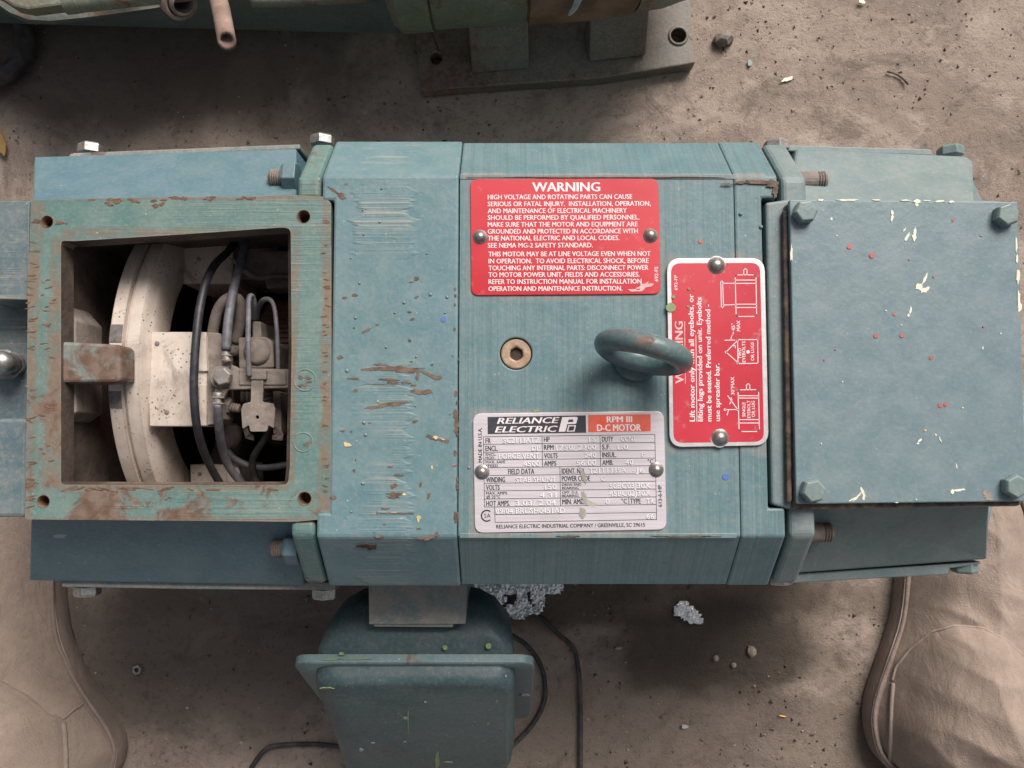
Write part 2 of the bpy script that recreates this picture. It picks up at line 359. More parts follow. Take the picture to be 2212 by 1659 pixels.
def plate_holes(name, outer, holes, z, thick, mat, parent, **kw):
    bm = bmesh.new()
    for lp in [outer] + holes:
        vs = [bm.verts.new(P(a, b, z)) for a, b in lp]
        for i in range(len(vs)): bm.edges.new((vs[i], vs[(i + 1) % len(vs)]))
    bmesh.ops.triangle_fill(bm, use_beauty=True, edges=bm.edges[:])
    r = bmesh.ops.extrude_face_region(bm, geom=bm.faces[:])
    bmesh.ops.translate(bm, verts=[g for g in r['geom'] if isinstance(g, bmesh.types.BMVert)], vec=(0, 0, -thick))
    bmesh.ops.recalc_face_normals(bm, faces=bm.faces)
    me = bpy.data.meshes.new(name); bm.to_mesh(me); bm.free()
    return link(name, me, mat, parent, **kw)
def cut(o, cutter):
    dg0 = [m for m in o.modifiers]; bev = [(m.width, m.segments) for m in dg0 if m.type == 'BEVEL']
    for m in dg0: o.modifiers.remove(m)
    c = bpy.data.objects.new("cutter", cutter); COL.objects.link(c)
    b = o.modifiers.new("b", 'BOOLEAN'); b.operation = 'DIFFERENCE'; b.object = c; b.solver = 'EXACT'
    bpy.context.view_layer.update(); dg = bpy.context.evaluated_depsgraph_get()
    me = bpy.data.meshes.new_from_object(o.evaluated_get(dg)); o.modifiers.clear(); o.data = me
    bpy.data.objects.remove(c)
    for wd, sg in bev:
        m = o.modifiers.new("bevel", 'BEVEL'); m.width = wd; m.segments = sg; m.limit_method = 'ANGLE'; m.angle_limit = R(32)
def basis(axis, ref=Vector((0, 0, 1))):
    z = axis.normalized()
    if abs(z.dot(ref)) > .95: ref = Vector((0, 1, 0))
    x = ref.cross(z).normalized(); return x, z.cross(x), z
def revolve(prof, c, axis, n=28, mb=None, mi=0, rot=0, closed=False, cap0=True):
    mb = mb or MB(); x, y, z = basis(axis); v = []; f = []
    for (r, h) in prof:
        for i in range(n):
            a = rot + 2 * math.pi * i / n; v.append(c + x * (r * math.cos(a)) + y * (r * math.sin(a)) + z * h)
    k = len(prof)
    for j in range(k - 1 if not closed else k):
        jj = (j + 1) % k
        for i in range(n): f.append((j * n + i, j * n + (i + 1) % n, jj * n + (i + 1) % n, jj * n + i))
    if not closed:
        if cap0: f.append(tuple(range(n)))
        f.append(tuple((k - 1) * n + i for i in range(n)))
    mb.add(v, f, mi); return mb
def hexhead(name, top, axis, r, h, mat, parent, rot=0., dome=True, **kw):
    """top = centre of the head's outer face; the head runs back along -axis"""
    mb = MB(); prof = [(r, -h), (r, -h * .22), (r * .86, 0)]
    revolve(prof, top, axis, 6, mb, rot=rot)
    return mb.build(name, mat, parent, bevel=kw.get('bevel', r * .06))
def tube(name, pts, rad, mat, parent=None, n=10, sub=6, flat=1.0, cap=True, **kw):
    pts = [Vector(p) for p in pts]; rads = rad if isinstance(rad, (list, tuple)) else [rad] * len(pts)
    path = []; rr = []
    for i in range(len(pts) - 1):
        p0, p1, p2, p3 = pts[max(i - 1, 0)], pts[i], pts[i + 1], pts[min(i + 2, len(pts) - 1)]
        for j in range(sub):
            t = j / sub; t2 = t * t; t3 = t2 * t
            path.append(.5 * ((2 * p1) + (-p0 + p2) * t + (2 * p0 - 5 * p1 + 4 * p2 - p3) * t2 + (-p0 + 3 * p1 - 3 * p2 + p3) * t3))
            rr.append(rads[i] * (1 - t) + rads[i + 1] * t)
    path.append(pts[-1]); rr.append(rads[-1])
    v = []; f = []; tg = (path[1] - path[0]).normalized(); x, y, _ = basis(tg)
    for i, p in enumerate(path):
        t = (path[min(i + 1, len(path) - 1)] - path[max(i - 1, 0)]).normalized()
        x = (x - t * x.dot(t)).normalized(); y = t.cross(x)
        for k in range(n):
            a = 2 * math.pi * k / n; v.append(p + x * (rr[i] * math.cos(a)) + y * (rr[i] * flat * math.sin(a)))
    for i in range(len(path) - 1):
        for k in range(n): f.append((i * n + k, i * n + (k + 1) % n, (i + 1) * n + (k + 1) % n, (i + 1) * n + k))
    if cap: f.append(tuple(range(n))); f.append(tuple((len(path) - 1) * n + k for k in range(n)))
    return link(name, md(v, f), mat, parent, smooth=True, **kw)
def blob_pts(rx, ry, rot=0, n=14, jag=.25, rnd=random):
    out = []
    for i in range(n):
        a = 2 * math.pi * i / n; k = 1 + rnd.uniform(-jag, jag)
        x, y = rx * k * math.cos(a), ry * k * math.sin(a); out.append((x * math.cos(rot) - y * math.sin(rot), x * math.sin(rot) + y * math.cos(rot)))
    return out
BC = [0]
def blob(name, c, rx, ry, z, mat, parent, rot=0, jag=.25, n=14, th=.00025, plane=None, mb=None, mi=0):
    pl = blob_pts(rx, ry, rot, n, jag)
    if plane: pts = [PP(c[0] + a, c[1] + b, plane[0], plane[1]) for a, b in pl]; nn = plane[1]
    else: pts = [P(c[0] + a, c[1] + b, z) for a, b in pl]; nn = Vector((0, 0, 1))
    BC[0] = (BC[0] + 7) % 41; th = th + BC[0] * 5e-6
    m = mb or MB(); m.slab([p + nn * th for p in pts], th * 1.6, -nn, mi)
    if mb is None: return m.build(name, mat, parent)

# text
def text_geo(s, shear=0., bold=0.0):
    cu = bpy.data.curves.new("t", 'FONT'); cu.body = s; cu.size = 1; cu.resolution_u = 2; cu.shear = shear; cu.offset = bold
    o = bpy.data.objects.new("t", cu); COL.objects.link(o); bpy.context.view_layer.update()
    me = bpy.data.meshes.new_from_object(o.evaluated_get(bpy.context.evaluated_depsgraph_get()))
    v = [(a.co.x, a.co.y) for a in me.vertices]; f = [tuple(p.vertices) for p in me.polygons]
    bpy.data.objects.remove(o); bpy.data.curves.remove(cu); bpy.data.meshes.remove(me)
    return v, f
CAP = None
def text(mb, s, a, b, cap, z, shear=0., bold=.012, mi=0, thick=0.):
    """a, b: pixel positions of the start and the end of the baseline; cap: cap height in pixels"""
    global CAP
    if CAP is None:
        v, _ = text_geo("H", 0, 0); CAP = max(q[1] for q in v)
    v, f = text_geo(s, shear, 0)
    if not v: return
    x0 = min(q[0] for q in v); x1 = max(q[0] for q in v)
    A = P(a[0], a[1], z); B = P(b[0], b[1], z); u = (B - A); up = Vector((-u.y, u.x, 0)).normalized(); k = cap * (CZ - z) / 1720
    pts = [A + u * ((q[0] - x0) / (x1 - x0)) + up * (q[1] / CAP * k) for q in v]
    mb.add(pts, f, mi)
    if bold > .01:
        for q, e in ((1, 1), (-1, 2)):
            mb.add([p + u.normalized() * (q * bold * k * 1.6) + Vector((0, 0, 4e-6 * e)) for p in pts], f, mi)
def line(mb, a, b, wpx, z, mi=0):
    A = P(a[0], a[1], z); B = P(b[0], b[1], z); u = (B - A); l = u.length
    if l < 1e-6: return
    u.normalize(); n = Vector((-u.y, u.x, 0)) * (wpx * (CZ - z) / 1720 / 2); u = u * (wpx * (CZ - z) / 3440)
    mb.add([A - u + n, A - u - n, B + u - n, B + u + n], [(0, 1, 2, 3)], mi)
def flatpoly(mb, pts, z, mi=0):
    mb.add(pz(pts, z), [tuple(range(len(pts)))], mi)
def flat_link(mb, name, mats, parent):
    me = bpy.data.meshes.new(name); me.from_pydata([tuple(v) for v in mb.v], [], mb.f)
    for p, m in zip(me.polygons, mb.mi): p.material_index = m
    bm = bmesh.new(); bm.from_mesh(me)
    for f in bm.faces:
        if f.normal.z < 0: f.normal_flip()
    bm.to_mesh(me); bm.free()
    return link(name, me, mats, parent)

# ------------------------------------------------------------------ ground
def axis_pts(lo, hi, step, far):
    a = []; x = lo
    while x < hi: a.append(x); x += step
    a.append(hi); out = hi; st = step
    while out < far: st *= 1.5; out += st; a.append(out)
    out = lo; st = step; pre = []
    while out > -far: st *= 1.5; out -= st; pre.append(out)
    return pre[::-1] + a
gx = axis_pts(-.62, .62, .0042, 30); gy = axis_pts(-.42, .60, .0042, 30)
gv = []
for y in gy:
    for x in gx:
        z = 0
        if abs(x) < .7 and -.5 < y < .7:
            z = .0016 * noise.noise(Vector((x * 25, y * 25, 3))) + .0009 * noise.noise(Vector((x * 90, y * 90, 9))) + .0007 * noise.noise(Vector((x * 210, y * 210, 1)))
            z -= .0030 * max(0, noise.noise(Vector((x * 26 + 5, y * 26, 7))) - .50)
        gv.append((x, y, z))
nx = len(gx); gf = [(j * nx + i, j * nx + i + 1, (j + 1) * nx + i + 1, (j + 1) * nx + i) for j in range(len(gy) - 1) for i in range(nx - 1)]
gme = bpy.data.meshes.new("ground"); gme.from_pydata(gv, [], gf)
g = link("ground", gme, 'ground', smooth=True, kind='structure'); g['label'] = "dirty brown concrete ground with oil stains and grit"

# ------------------------------------------------------------------ THE MOTOR
yU = P(1300, 382, T).y; yL = P(1300, 1158, T).y; YC = (yU + yL) / 2
r_ = ray(1300, 1262)                       # lower edge of the 45 degree face: y = yL - d at z = T - d
k_ = r_.y / r_.z                           # y = k_*(z-CZ)
D = (k_ * (T - CZ) - yL) / (k_ - 1) if abs(k_ - 1) > 1e-6 else .036
# y = yL - d = k_*(T - d - CZ)  ->  yL - d = k_(T-CZ) - k_ d -> d (k_-1) = k_(T-CZ) - yL
WT = (yU - yL) + 2 * D; AX = T - WT / 2
print("chamfer", D, "total", WT, "axis z", AX, "upper edge px check y", yU + D)
motor = empty("electric_motor", (P(1106, 767, T).x, YC, 0), "blue grey painted DC electric motor lying in the middle with its left inspection opening uncovered", "electric motor")
def oct_profile(g=0., notch=0.):
    a, b = yU + g * .41, yL - g * .41; t = T + g; d = D
    return [(a, t), (yU + d + g, T - d + g * .41), (yU + d + g, T - WT + d), (yU, T - WT), (yL, T - WT), (yL - d - g, T - WT + d), (yL - d - g, T - d + g * .41), (b, t)]
def oct_prism(name, x0, x1, g, mat, bevel=.0012):
    pr = oct_profile(g); m = MB(); m.slab([Vector((x0, y, z)) for y, z in pr], x1 - x0, Vector((1, 0, 0)))
    return m.build(name, mat, motor, bevel=bevel)
def box_me(x0, x1, y0, y1, z0, z1):
    v = [(x, y, z) for x in (x0, x1) for y in (y0, y1) for z in (z0, z1)]
    return md(v, [(0, 1, 3, 2), (4, 6, 7, 5), (0, 4, 5, 1), (2, 3, 7, 6), (0, 2, 6, 4), (1, 5, 7, 3)])
def X(px, z=T): return P(px, 767, z).x
def Y(py, z=T): return P(1106, py, z).y
band = oct_prism("frame_band", X(991.5), X(1592), 0, 'band', .0007)
ringL = oct_prism("frame_end_ring", X(691), X(989.5), .0010, 'ring', .0016)
ringR = oct_prism("frame_end_ring", X(1592.6), X(1687), .0005, 'band', .0012)
cut_m = box_me(X(600), X(717), Y(1107), Y(434), T - .012, T + .02)
cutter = cut_m; cutter.transform(Matrix.Translation(-WORG[ringL.name])); 
_c = cutter
def cut_world(o, me, already=False):
    c = me
    if not already: c.transform(Matrix.Translation(-WORG[o.name]))
    # evaluate with the object at its local origin
    loc = o.location.copy(); par = o.parent; o.parent = None; o.location = (0, 0, 0)
    cut(o, c); o.parent = par; o.location = loc
cut_world(ringL, _c, True)
cut_world(ringR, box_me(X(1652), X(1760), Y(1098), Y(428), T - .012, T + .02))
pc = P(1114.7, 764, T)
cut_world(band, md(*(lambda mb: (mb.v, mb.f))(revolve([(.0090, -.008), (.0090, .004)], pc, Vector((0, 0, 1)), 40))))
# spigots close the gaps behind the joints
oct_core = MB()
pr = [(YC + (y - YC) * .93, AX + (z - AX) * .93) for y, z in oct_profile(0)]
oct_core.slab([Vector((X(640), y, z)) for y, z in pr], X(720) - X(640), Vector((1, 0, 0)))
oc = oct_core.build("spigot", 'dark', motor)
cut_world(oc, box_me(X(600), X(760), Y(1060), Y(480), T - .2, T + .1)); cut_world(oc, box_me(X(600), X(760), Y(1130), Y(420), T - .03, T + .1))
oct_core = MB(); oct_core.slab([Vector((X(1650), y, z)) for y, z in pr], X(1720) - X(1650), Vector((1, 0, 0))); oct_core.build("spigot", 'dark', motor)
# raised weld beads along the frame band's edges, and feet
for py in (382.5, 1157):
    m = MB(); a = P(993, py, T); b = P(1591, py, T)
    m.slab([a + Vector((0, .0014, .0004)), b + Vector((0, .0014, .0004)), b + Vector((0, -.0014, .0004)), a + Vector((0, -.0014, .0004))], .003)
    m.build("edge_strip", 'band', motor, bevel=.0004)
for xx in (X(820), X(1500)):
    m = MB(); m.slab([Vector((xx - .03, yL - .02, .03)), Vector((xx + .03, yL - .02, .03)), Vector((xx + .03, yU + .02, .03)), Vector((xx - .03, yU + .02, .03))], .03)
    m.build("mounting_foot", 'panel', motor, bevel=.002)

# --- left end bracket
def flange(x0, x1, mat):
    pr = oct_profile(-.0006); m = MB(); m.slab([Vector((x0, y, z)) for y, z in pr], x1 - x0, Vector((1, 0, 0)))
    return m.build("bracket_flange", mat, motor, bevel=.003, seg=3)
fl = flange(X(634), X(686), 'teal')
cut_world(fl, box_me(X(600), X(760), Y(1122), Y(429), T - .0128, T + .1))
cut_world(fl, box_me(X(600), X(760), Y(1052), Y(490), T - .2, T + .1))
outer = round_poly([(67, 432), (300, 427), (560, 424), (622, 421), (700, 424), (715, 438), (716, 770), (715, 1103), (702, 1121), (640, 1127), (300, 1124), (54, 1122), (58, 900), (60, 650)], [7, 0, 0, 0, 9, 6, 0, 9, 9, 0, 0, 7, 0, 0])
hole = round_poly([(132, 520), (160, 521), (400, 506), (600, 492), (628, 492), (630, 760), (626, 1010), (622, 1047), (400, 1048), (132, 1047)], [8, 0, 0, 0, 14, 0, 0, 12, 0, 9])
hl = [circ(102, 479, 13), circ(656, 468, 14), circ(94, 1083, 13), circ(658, 1077, 14)]
boss = plate_holes("bracket_face", outer, [hole] + hl, T + .0004, .013, ['teal', 'cavity'], motor, bevel=.0013)
_o = WORG[boss.name]; _a = P(120, 1056, T); _b = P(640, 484, T)
for p in boss.data.polygons:
    c = p.center + _o
    if abs(p.normal.z) < .3 and _a.x < c.x < _b.x and _a.y < c.y < _b.y: p.material_index = 1
for (a, b), r in (((102, 479), 13), ((656, 468), 14), ((94, 1083), 13), ((658, 1077), 14)):
    c = P(a, b, T + .0004); m = MB(); rr = r * .000256
    revolve([(rr * 1.10, .00010), (rr * 1.02, .00016), (rr * .90, -.0012), (rr * .86, -.012), (.0002, -.0125)], c, Vector((0, 0, 1)), 24, m, cap0=False)
    m.build("bolt_hole_lining", 'rustorange', motor, smooth=False)
# cavity shell under the face
def wall(name, pts, mat='cavity', th=.004):
    return None
cz0 = .03
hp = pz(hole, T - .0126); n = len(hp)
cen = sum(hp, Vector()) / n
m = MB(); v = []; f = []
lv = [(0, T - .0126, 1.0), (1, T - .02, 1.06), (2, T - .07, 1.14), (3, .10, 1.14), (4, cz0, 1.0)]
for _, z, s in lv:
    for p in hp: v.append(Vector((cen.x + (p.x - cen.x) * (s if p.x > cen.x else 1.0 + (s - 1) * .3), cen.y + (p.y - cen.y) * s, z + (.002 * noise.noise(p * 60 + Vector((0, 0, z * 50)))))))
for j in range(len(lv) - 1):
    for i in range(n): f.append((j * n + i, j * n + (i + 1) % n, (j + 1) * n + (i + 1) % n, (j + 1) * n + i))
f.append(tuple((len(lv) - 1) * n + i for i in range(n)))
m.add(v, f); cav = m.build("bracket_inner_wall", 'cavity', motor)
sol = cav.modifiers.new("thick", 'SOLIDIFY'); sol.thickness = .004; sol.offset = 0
# webs and arm from the left wall
slab("inner_web", [P(*q) for q in [(128, 655, T - .012), (134, 658, T - .012), (164, 692, T - .014), (163, 739, T - .014), (163, 830, T - .014), (165, 890, T - .014), (134, 911, T - .012), (128, 911, T - .012)]], .03, 'gunk', motor, bevel=.001)
slab("inner_arm", [P(*q) for q in [(120, 737, T - .002), (200, 741, T - .002), (252, 744, T - .003), (261, 750, T - .003), (261, 822, T - .003), (250, 826, T - .003), (120, 827, T - .002)]], .018, 'armrust', motor, bevel=.0018)
# shaft end casting at the far left with a pocket and bolt
sc_pts = [(-60, 434), (64, 434), (62, 648), (-60, 644)]
slab("end_casting", pz(round_poly(sc_pts, [0, 3, 3, 0]), T - .0035), .10, 'shaftend', motor, bevel=.002)
slab("end_casting", pz([(-60, 905), (60, 903), (54, 1117), (-60, 1117)], T - .0035), .10, 'shaftend', motor, bevel=.002)
slab("pocket_floor", pz([(-80, 600), (75, 600), (75, 950), (-80, 950)], T - .03), .05, 'shaftend', motor, bevel=.002)
bc = P(12, 784, T - .012)
hexhead("pocket_nut", P(30, 786, T - .018), Vector((1, 0, .35)), .0088, .012, 'steel', motor, rot=.3)
m = MB(); revolve([(.0066, -.02), (.0066, -.002), (.0056, .0012), (.003, .003), (.0004, .0034)], bc + Vector((0, 0, .004)), Vector((.25, 0, 1)), 24, m); m.build("cap_screw", 'zinc', motor, smooth=True)
# sloping panels left
ZP0, ZP1 = T - .013, T - .048
def panel(name, pts, mat, th=.006, bev=.0012): return slab(name, [P(*q) for q in pts], th, mat, motor, bevel=bev)
panel("sloping_panel", [(73, 339, ZP1), (640, 321, ZP1), (640, 436, ZP0), (70, 440, ZP0)], 'panel', .1)
panel("sloping_panel", [(66, 1112, ZP0), (640, 1112, ZP0), (656, 1264, ZP1 - .004), (62, 1254, ZP1 - .004)], 'panel', .1)
slab("side_cover", pz([(149, 333), (160, 330), (648, 311), (648, 322), (149, 343)], T - .052), .12, 'neck', motor, bevel=.0008)
slab("side_cover", pz([(133, 1250), (725, 1258), (725, 1275), (420, 1273), (133, 1268)], T - .056), .12, 'neck', motor, bevel=.0008)
yv = Vector((0, 1, 0))
for (a, b, z, s, mt) in ((198, 312, T - .064, 1, 'zinc'), (697, 294, T - .062, 1, 'zinc'), (189, 1287, T - .066, -1, 'zinc'), (702, 1293, T - .064, -1, 'zinc'),
                     (2052, 317, T - .064, 1, 'boltpaint'), (1676, 305, T - .05, 1, 'steel'), (2083, 1237, T - .062, -1, 'boltpaint'), (1684, 1262, T - .062, -1, 'zinc')):
    hexhead("side_bolt", P(a, b, z), yv * s, .0082, .0065, mt, motor, rot=.5)
# studs with nuts in the flange corners
for (a, b, z) in ((612, 384, T - .0245), (616, 1184, T - .0265)):
    c = P(a, b, z); hexhead("stud_nut", c, Vector((-1, 0, 0)), .0095, .009, 'panel', motor, rot=.2)
    m = MB(); prof = [(.0052, -.002)]
    for i in range(6): prof += [(.0052, i * .0013), (.0044, i * .0013 + .00065)]
    prof.append((.003, .0085)); revolve(prof, c, Vector((-1, 0, 0)), 18, m); m.build("stud", 'gunk', motor, smooth=False)
for (a, b, z) in ((1762, 391, T - .026), (1775, 1150, T - .024)):
    c = P(a, b, z); m = MB(); prof = [(.0056, -.02)]
    for i in range(4): prof += [(.0056, i * .0015), (.0048, i * .0015 + .00075)]
    prof.append((.0046, .006)); revolve(prof, c, Vector((1, 0, .1)), 20, m); m.build("stud", 'gunk', motor)

# --- inside the opening
RX = Vector((1, 0, 0)); rtop = T - .020; RR = rtop - AX
Xa = P(231, 767, rtop).x; Xb = P(267, 767, rtop).x; Xc = P(303, 767, rtop).x; Xd = P(312, 767, rtop).x
c0 = Vector((0, YC, AX)); rin = .079
prof = [(rin, Xa), (RR - .0015, Xa), (RR, Xa + .001), (RR, Xb - .0012), (RR - .0030, Xb - .0009), (RR - .0030, Xb + .0006), (RR - .0006, Xb + .0012), (RR - .0006, Xc - .001), (RR - .002, Xc), (RR - .006, Xc + .0003), (RR - .008, Xd - .0006), (RR - .012, Xd), (rin + .002, Xd), (rin, Xd - .001)]
m = MB(); revolve(prof, c0, RX, 120, m, closed=True)
bring = m.build("brush_rocker_ring", 'ivory', motor, bevel=0, smooth=True)
es = bring.modifiers.new("es", 'EDGE_SPLIT'); es.split_angle = R(35)
for a, b in ((700, 739), (845, 881)):
    m = MB(); vs = []
    for i in range(7):
        yy = P(240, a + (b - a) * i / 6, rtop).y; th_ = math.asin((yy - YC) / (RR + .0004))
        for xx in (Xa + .0010, Xb - .0016):
            for rr in (RR + .0005, RR - .004): vs.append(Vector((xx, YC + rr * math.sin(th_), AX + rr * math.cos(th_))))
    fs = []
    for i in range(6): fs += [(4 * i, 4 * i + 2, 4 * i + 6, 4 * i + 4), (4 * i, 4 * i + 4, 4 * i + 5, 4 * i + 1), (4 * i + 2, 4 * i + 3, 4 * i + 7, 4 * i + 6), (4 * i + 1, 4 * i + 5, 4 * i + 7, 4 * i + 3)]
    fs += [(0, 1, 3, 2), (24, 26, 27, 25)]; m.add(vs, fs); m.build("ring_slot", 'ivory2', motor)
zb = T - .030
slab("insulator_block", pz(round_poly([(316, 717), (446, 717), (446, 921), (323, 921)], 3), zb), .022, 'ivory', motor, bevel=.0008)
slab("insulator_lip", pz([(427, 724), (445, 724), (447, 802), (429, 802)], zb + .0018), .004, 'ivory', motor, bevel=.0004)
slab("insulator_lip", pz([(429, 831), (446, 831), (446, 920), (431, 920)], zb + .0018), .004, 'ivory', motor, bevel=.0004)
slab("arm_block", pz(round_poly([(440, 717), (474, 719), (480, 730), (480, 905), (470, 916), (440, 919)], 4), zb - .001), .02, 'gunk', motor, bevel=.001)
slab("insulator_block", pz(round_poly([(394, 480), (505, 480), (503, 613), (394, 613)], 4), T - .072), .05, 'ivory', motor, bevel=.0012)
slab("insulator_block", pz(round_poly([(410, 1003), (517, 1003), (520, 1080), (413, 1080)], 4), T - .080), .05, 'ivory', motor, bevel=.0012)
slab("insulator_cap", pz(round_poly([(488, 1008), (517, 1008), (520, 1070), (490, 1070)], 3), T - .078), .03, 'ivory', motor, bevel=.0012)
slab("arm_block", pz(round_poly([(505, 520), (600, 530), (600, 600), (505, 605)], 4), T - .085), .05, 'gunk', motor, bevel=.002)
# arm plate, bolt, lugs
za = zb + .001
slab("arm_plate", pz([(457, 806), (470, 790), (500, 788), (514, 795), (624, 797), (626, 838), (500, 842), (480, 845), (462, 838)], za - .001), .006, 'gunk', motor, bevel=.0008)
hexhead("terminal_bolt", P(478, 813, za + .009), Vector((0, 0, 1)), .0056, .0045, 'steel', motor, rot=.25)
m = MB(); revolve([(.0066, 0), (.0066, .0012), (.0063, .0014)], P(479, 815, za + .003), Vector((0, 0, 1)), 28, m); m.build("washer", 'gunk', motor)
def lug(pts, z, cx, cy, dx, dy):
    slab("cable_lug", [P(a, b, z) for a, b in pts], .003, 'gunk', motor, bevel=.0006)
    c = P(cx, cy, z + .002); tube("crimp_barrel", [c - Vector((dx, dy, 0)), c, c + Vector((dx, dy, 0))], .0026, 'steel', motor, n=8, sub=2, flat=.75)
lug([(474, 770), (500, 774), (494, 796), (470, 794)], za + .003, 488, 770, .0008, -.0035)
lug([(464, 838), (492, 840), (482, 862), (460, 862)], za + .003, 470, 862, 0, .0038)
for y in (765, 776): slab("crimp_band", [P(478, y, za + .0072), P(500, y + 2, za + .0068), P(499, y + 5, za + .0068), P(477, y + 3, za + .0072)], .003, 'gunk', motor, bevel=.0004)
for y in (856, 869): slab("crimp_band", [P(458, y, za + .0072), P(482, y + 1, za + .0072), P(482, y + 5, za + .0072), P(458, y + 4, za + .0072)], .003, 'gunk', motor, bevel=.0004)
k = lambda L: [P(*q) for q in L]
tube("field_cable", k([(520, 505, T - .075), (494, 542, T - .055), (464, 572, T - .038), (444, 613, T - .026), (431, 672, T - .019), (423, 743, T - .015), (419, 817, T - .015), (420, 873, T - .017), (427, 928, T - .024), (444, 984, T - .040), (475, 1043, T - .060), (510, 1080, T - .075)]), .0024, 'black', motor, n=12)
tube("lead_cable", k([(538, 490, T - .07), (533, 513, T - .062), (520, 568, T - .045), (505, 624, T - .033), (494, 687, T - .026), (488, 756, T - .023)]), .0027, 'leadgrey', motor, n=12)
tube("lead_cable", k([(470, 872, T - .023), (473, 921, T - .032), (479, 962, T - .044), (494, 1006, T - .058), (527, 1050, T - .070), (550, 1075, T - .08)]), .0026, 'leadgrey', motor, n=12)
tube("rear_lead", k([(458, 735, T - .045), (462, 705, T - .042), (472, 668, T - .038), (492, 645, T - .037), (516, 648, T - .040), (520, 690, T - .046), (508, 740, T - .050)]), .0033, 'gunk', motor, n=12)
tube("rear_lead", k([(530, 645, T - .060), (516, 690, T - .060), (508, 730, T - .055), (506, 770, T - .05)]), .0048, 'gunk', motor, n=12)
tube("brush_pigtail", k([(549, 690, T - .045), (550, 660, T - .036), (545, 639, T - .031), (538, 645, T - .028), (537, 680, T - .026), (536, 731, T - .024), (537, 780, T - .024), (538, 812, T - .026)]), .0017, 'leadgrey', motor, n=8, flat=.8)
tube("brush_pigtail", k([(555, 690, T - .052), (560, 662, T - .044), (570, 648, T - .038), (583, 648, T - .036), (592, 662, T - .034), (597, 697, T - .031), (600, 750, T - .030), (601, 800, T - .032)]), .0017, 'leadgrey', motor, n=8, flat=.8)
# brush box, rail and clamp
slab("brush", pz([(545, 694), (563, 694), (565, 735), (545, 735)], T - .040), .03, 'gunk', motor, bevel=.0008)
slab("brush_box", pz(round_poly([(514, 729), (574, 727), (590, 740), (592, 795), (516, 797)], 5), T - .038), .035, 'gunk', motor, bevel=.0025, seg=3)
m = MB(); revolve([(.0082, -.004), (.0080, .001), (.006, .0026), (.0002, .0032)], P(556, 760, T - .038), Vector((0, 0, 1)), 28, m); m.build("brush_box_boss", 'gunk', motor, smooth=True)
slab("brush_rail", pz([(515, 798), (618, 800), (618, 832), (516, 832)], T - .029), .006, 'gunk', motor, bevel=.0008)
slab("brush_rail", pz([(512, 820), (640, 822), (640, 842), (520, 838)], T - .033), .006, 'gunk', motor, bevel=.0008)
slab("rail_block", pz([(540, 800), (575, 800), (575, 820), (540, 820)], T - .0265), .005, 'gunk', motor, bevel=.0006)
plate_holes("spring_clamp", round_poly([(543, 822), (569, 822), (567, 868), (590, 872), (594, 884), (592, 925), (580, 918), (576, 932), (541, 932), (538, 918), (524, 926), (521, 884), (526, 872), (542, 868)], 3, 3), [circ(556, 901, 4, 10)], T - .026, .0016, 'gunk', motor, bevel=.0003)
for pts in ([(522, 915, T - .027), (532, 915, T - .027), (538, 935, T - .03), (548, 940, T - .033), (548, 952, T - .034), (530, 947, T - .034)], [(582, 912, T - .027), (592, 915, T - .027), (612, 938, T - .032), (610, 952, T - .034), (588, 950, T - .034), (588, 940, T - .034), (598, 938, T - .032)]):
    slab("clamp_prong", k(pts), .0015, 'gunk', motor, bevel=.0003)
def screw(name, c, ax, r, L, mat, pitch=.0014):
    prof = [(r * .8, 0)]; q = 0
    while q < L: prof += [(r, q + pitch * .25), (r * .82, q + pitch * .8)]; q += pitch
    prof.append((r * .7, L)); mm = MB(); revolve(prof, c, ax, 16, mm); return mm.build(name, mat, motor)
screw("spring_stud", P(578, 835, T - .045), Vector((0, -1, 0)), .0026, .016, 'steel')
hexhead("arm_nut", P(500, 878, T - .040), Vector((1, -.25, 0)), .0056, .006, 'gunk', motor, rot=.4)
screw("arm_stud", P(499, 879, T - .040), Vector((1, -.2, 0)), .0030, .0055, 'gunk')
m = MB(); revolve([(.0078, -.01), (.0078, -.001), (.006, .001), (.0055, .003), (.0003, .0035)], P(490, 948, T - .075), Vector((0, -.3, 1)), 24, m); m.build("lower_screw", 'gunk', motor, smooth=True)
slab("holder_side", pz([(588, 845), (606, 845), (608, 938), (590, 938)], T - .05), .02, 'gunk', motor, bevel=.001)
hel = [P(578, 838, T - .044) + Vector((.0030 * math.cos(a * .9), -.0008 * a * .55, .0030 * math.sin(a * .9))) for a in range(40)]
tube("clamp_spring", hel, .0006, 'steel', motor, n=6, sub=2)
for a, b, z in ((361, 890, zb), (340, 742, zb), (430, 560, T - .072), (432, 1024, T - .080)):
    m = MB(); revolve([(.0014, -.001), (.0014, .0004), (.0010, .0007)], P(a, b, z), Vector((0, 0, 1)), 10, m); m.build("small_screw", 'gunk', motor)
tube("binding_cord", k([(505, 560, T - .062), (530, 585, T - .06), (560, 600, T - .065), (600, 596, T - .07), (640, 600, T - .075)]), .0019, 'gunk', motor, n=8)
tube("rear_lead", k([(600, 900, T - .075), (570, 950, T - .07), (545, 1000, T - .072), (560, 1060, T - .08)]), .0024, 'cableblk', motor, n=8)
tube("rear_lead", k([(470, 930, T - .080), (500, 985, T - .075), (560, 1010, T - .076), (640, 1000, T - .08)]), .0022, 'leadgrey', motor, n=8)
slab("holder_side", pz([(560, 540), (640, 540), (640, 620), (575, 625)], T - .078), .02, 'gunk', motor, bevel=.002)
for i in range(6): slab("terminal_rib", pz([(519 + i * 11, 846), (524 + i * 11, 846), (524 + i * 11, 868), (519 + i * 11, 868)], T - .048), .006, 'gunk', motor, bevel=.0005)
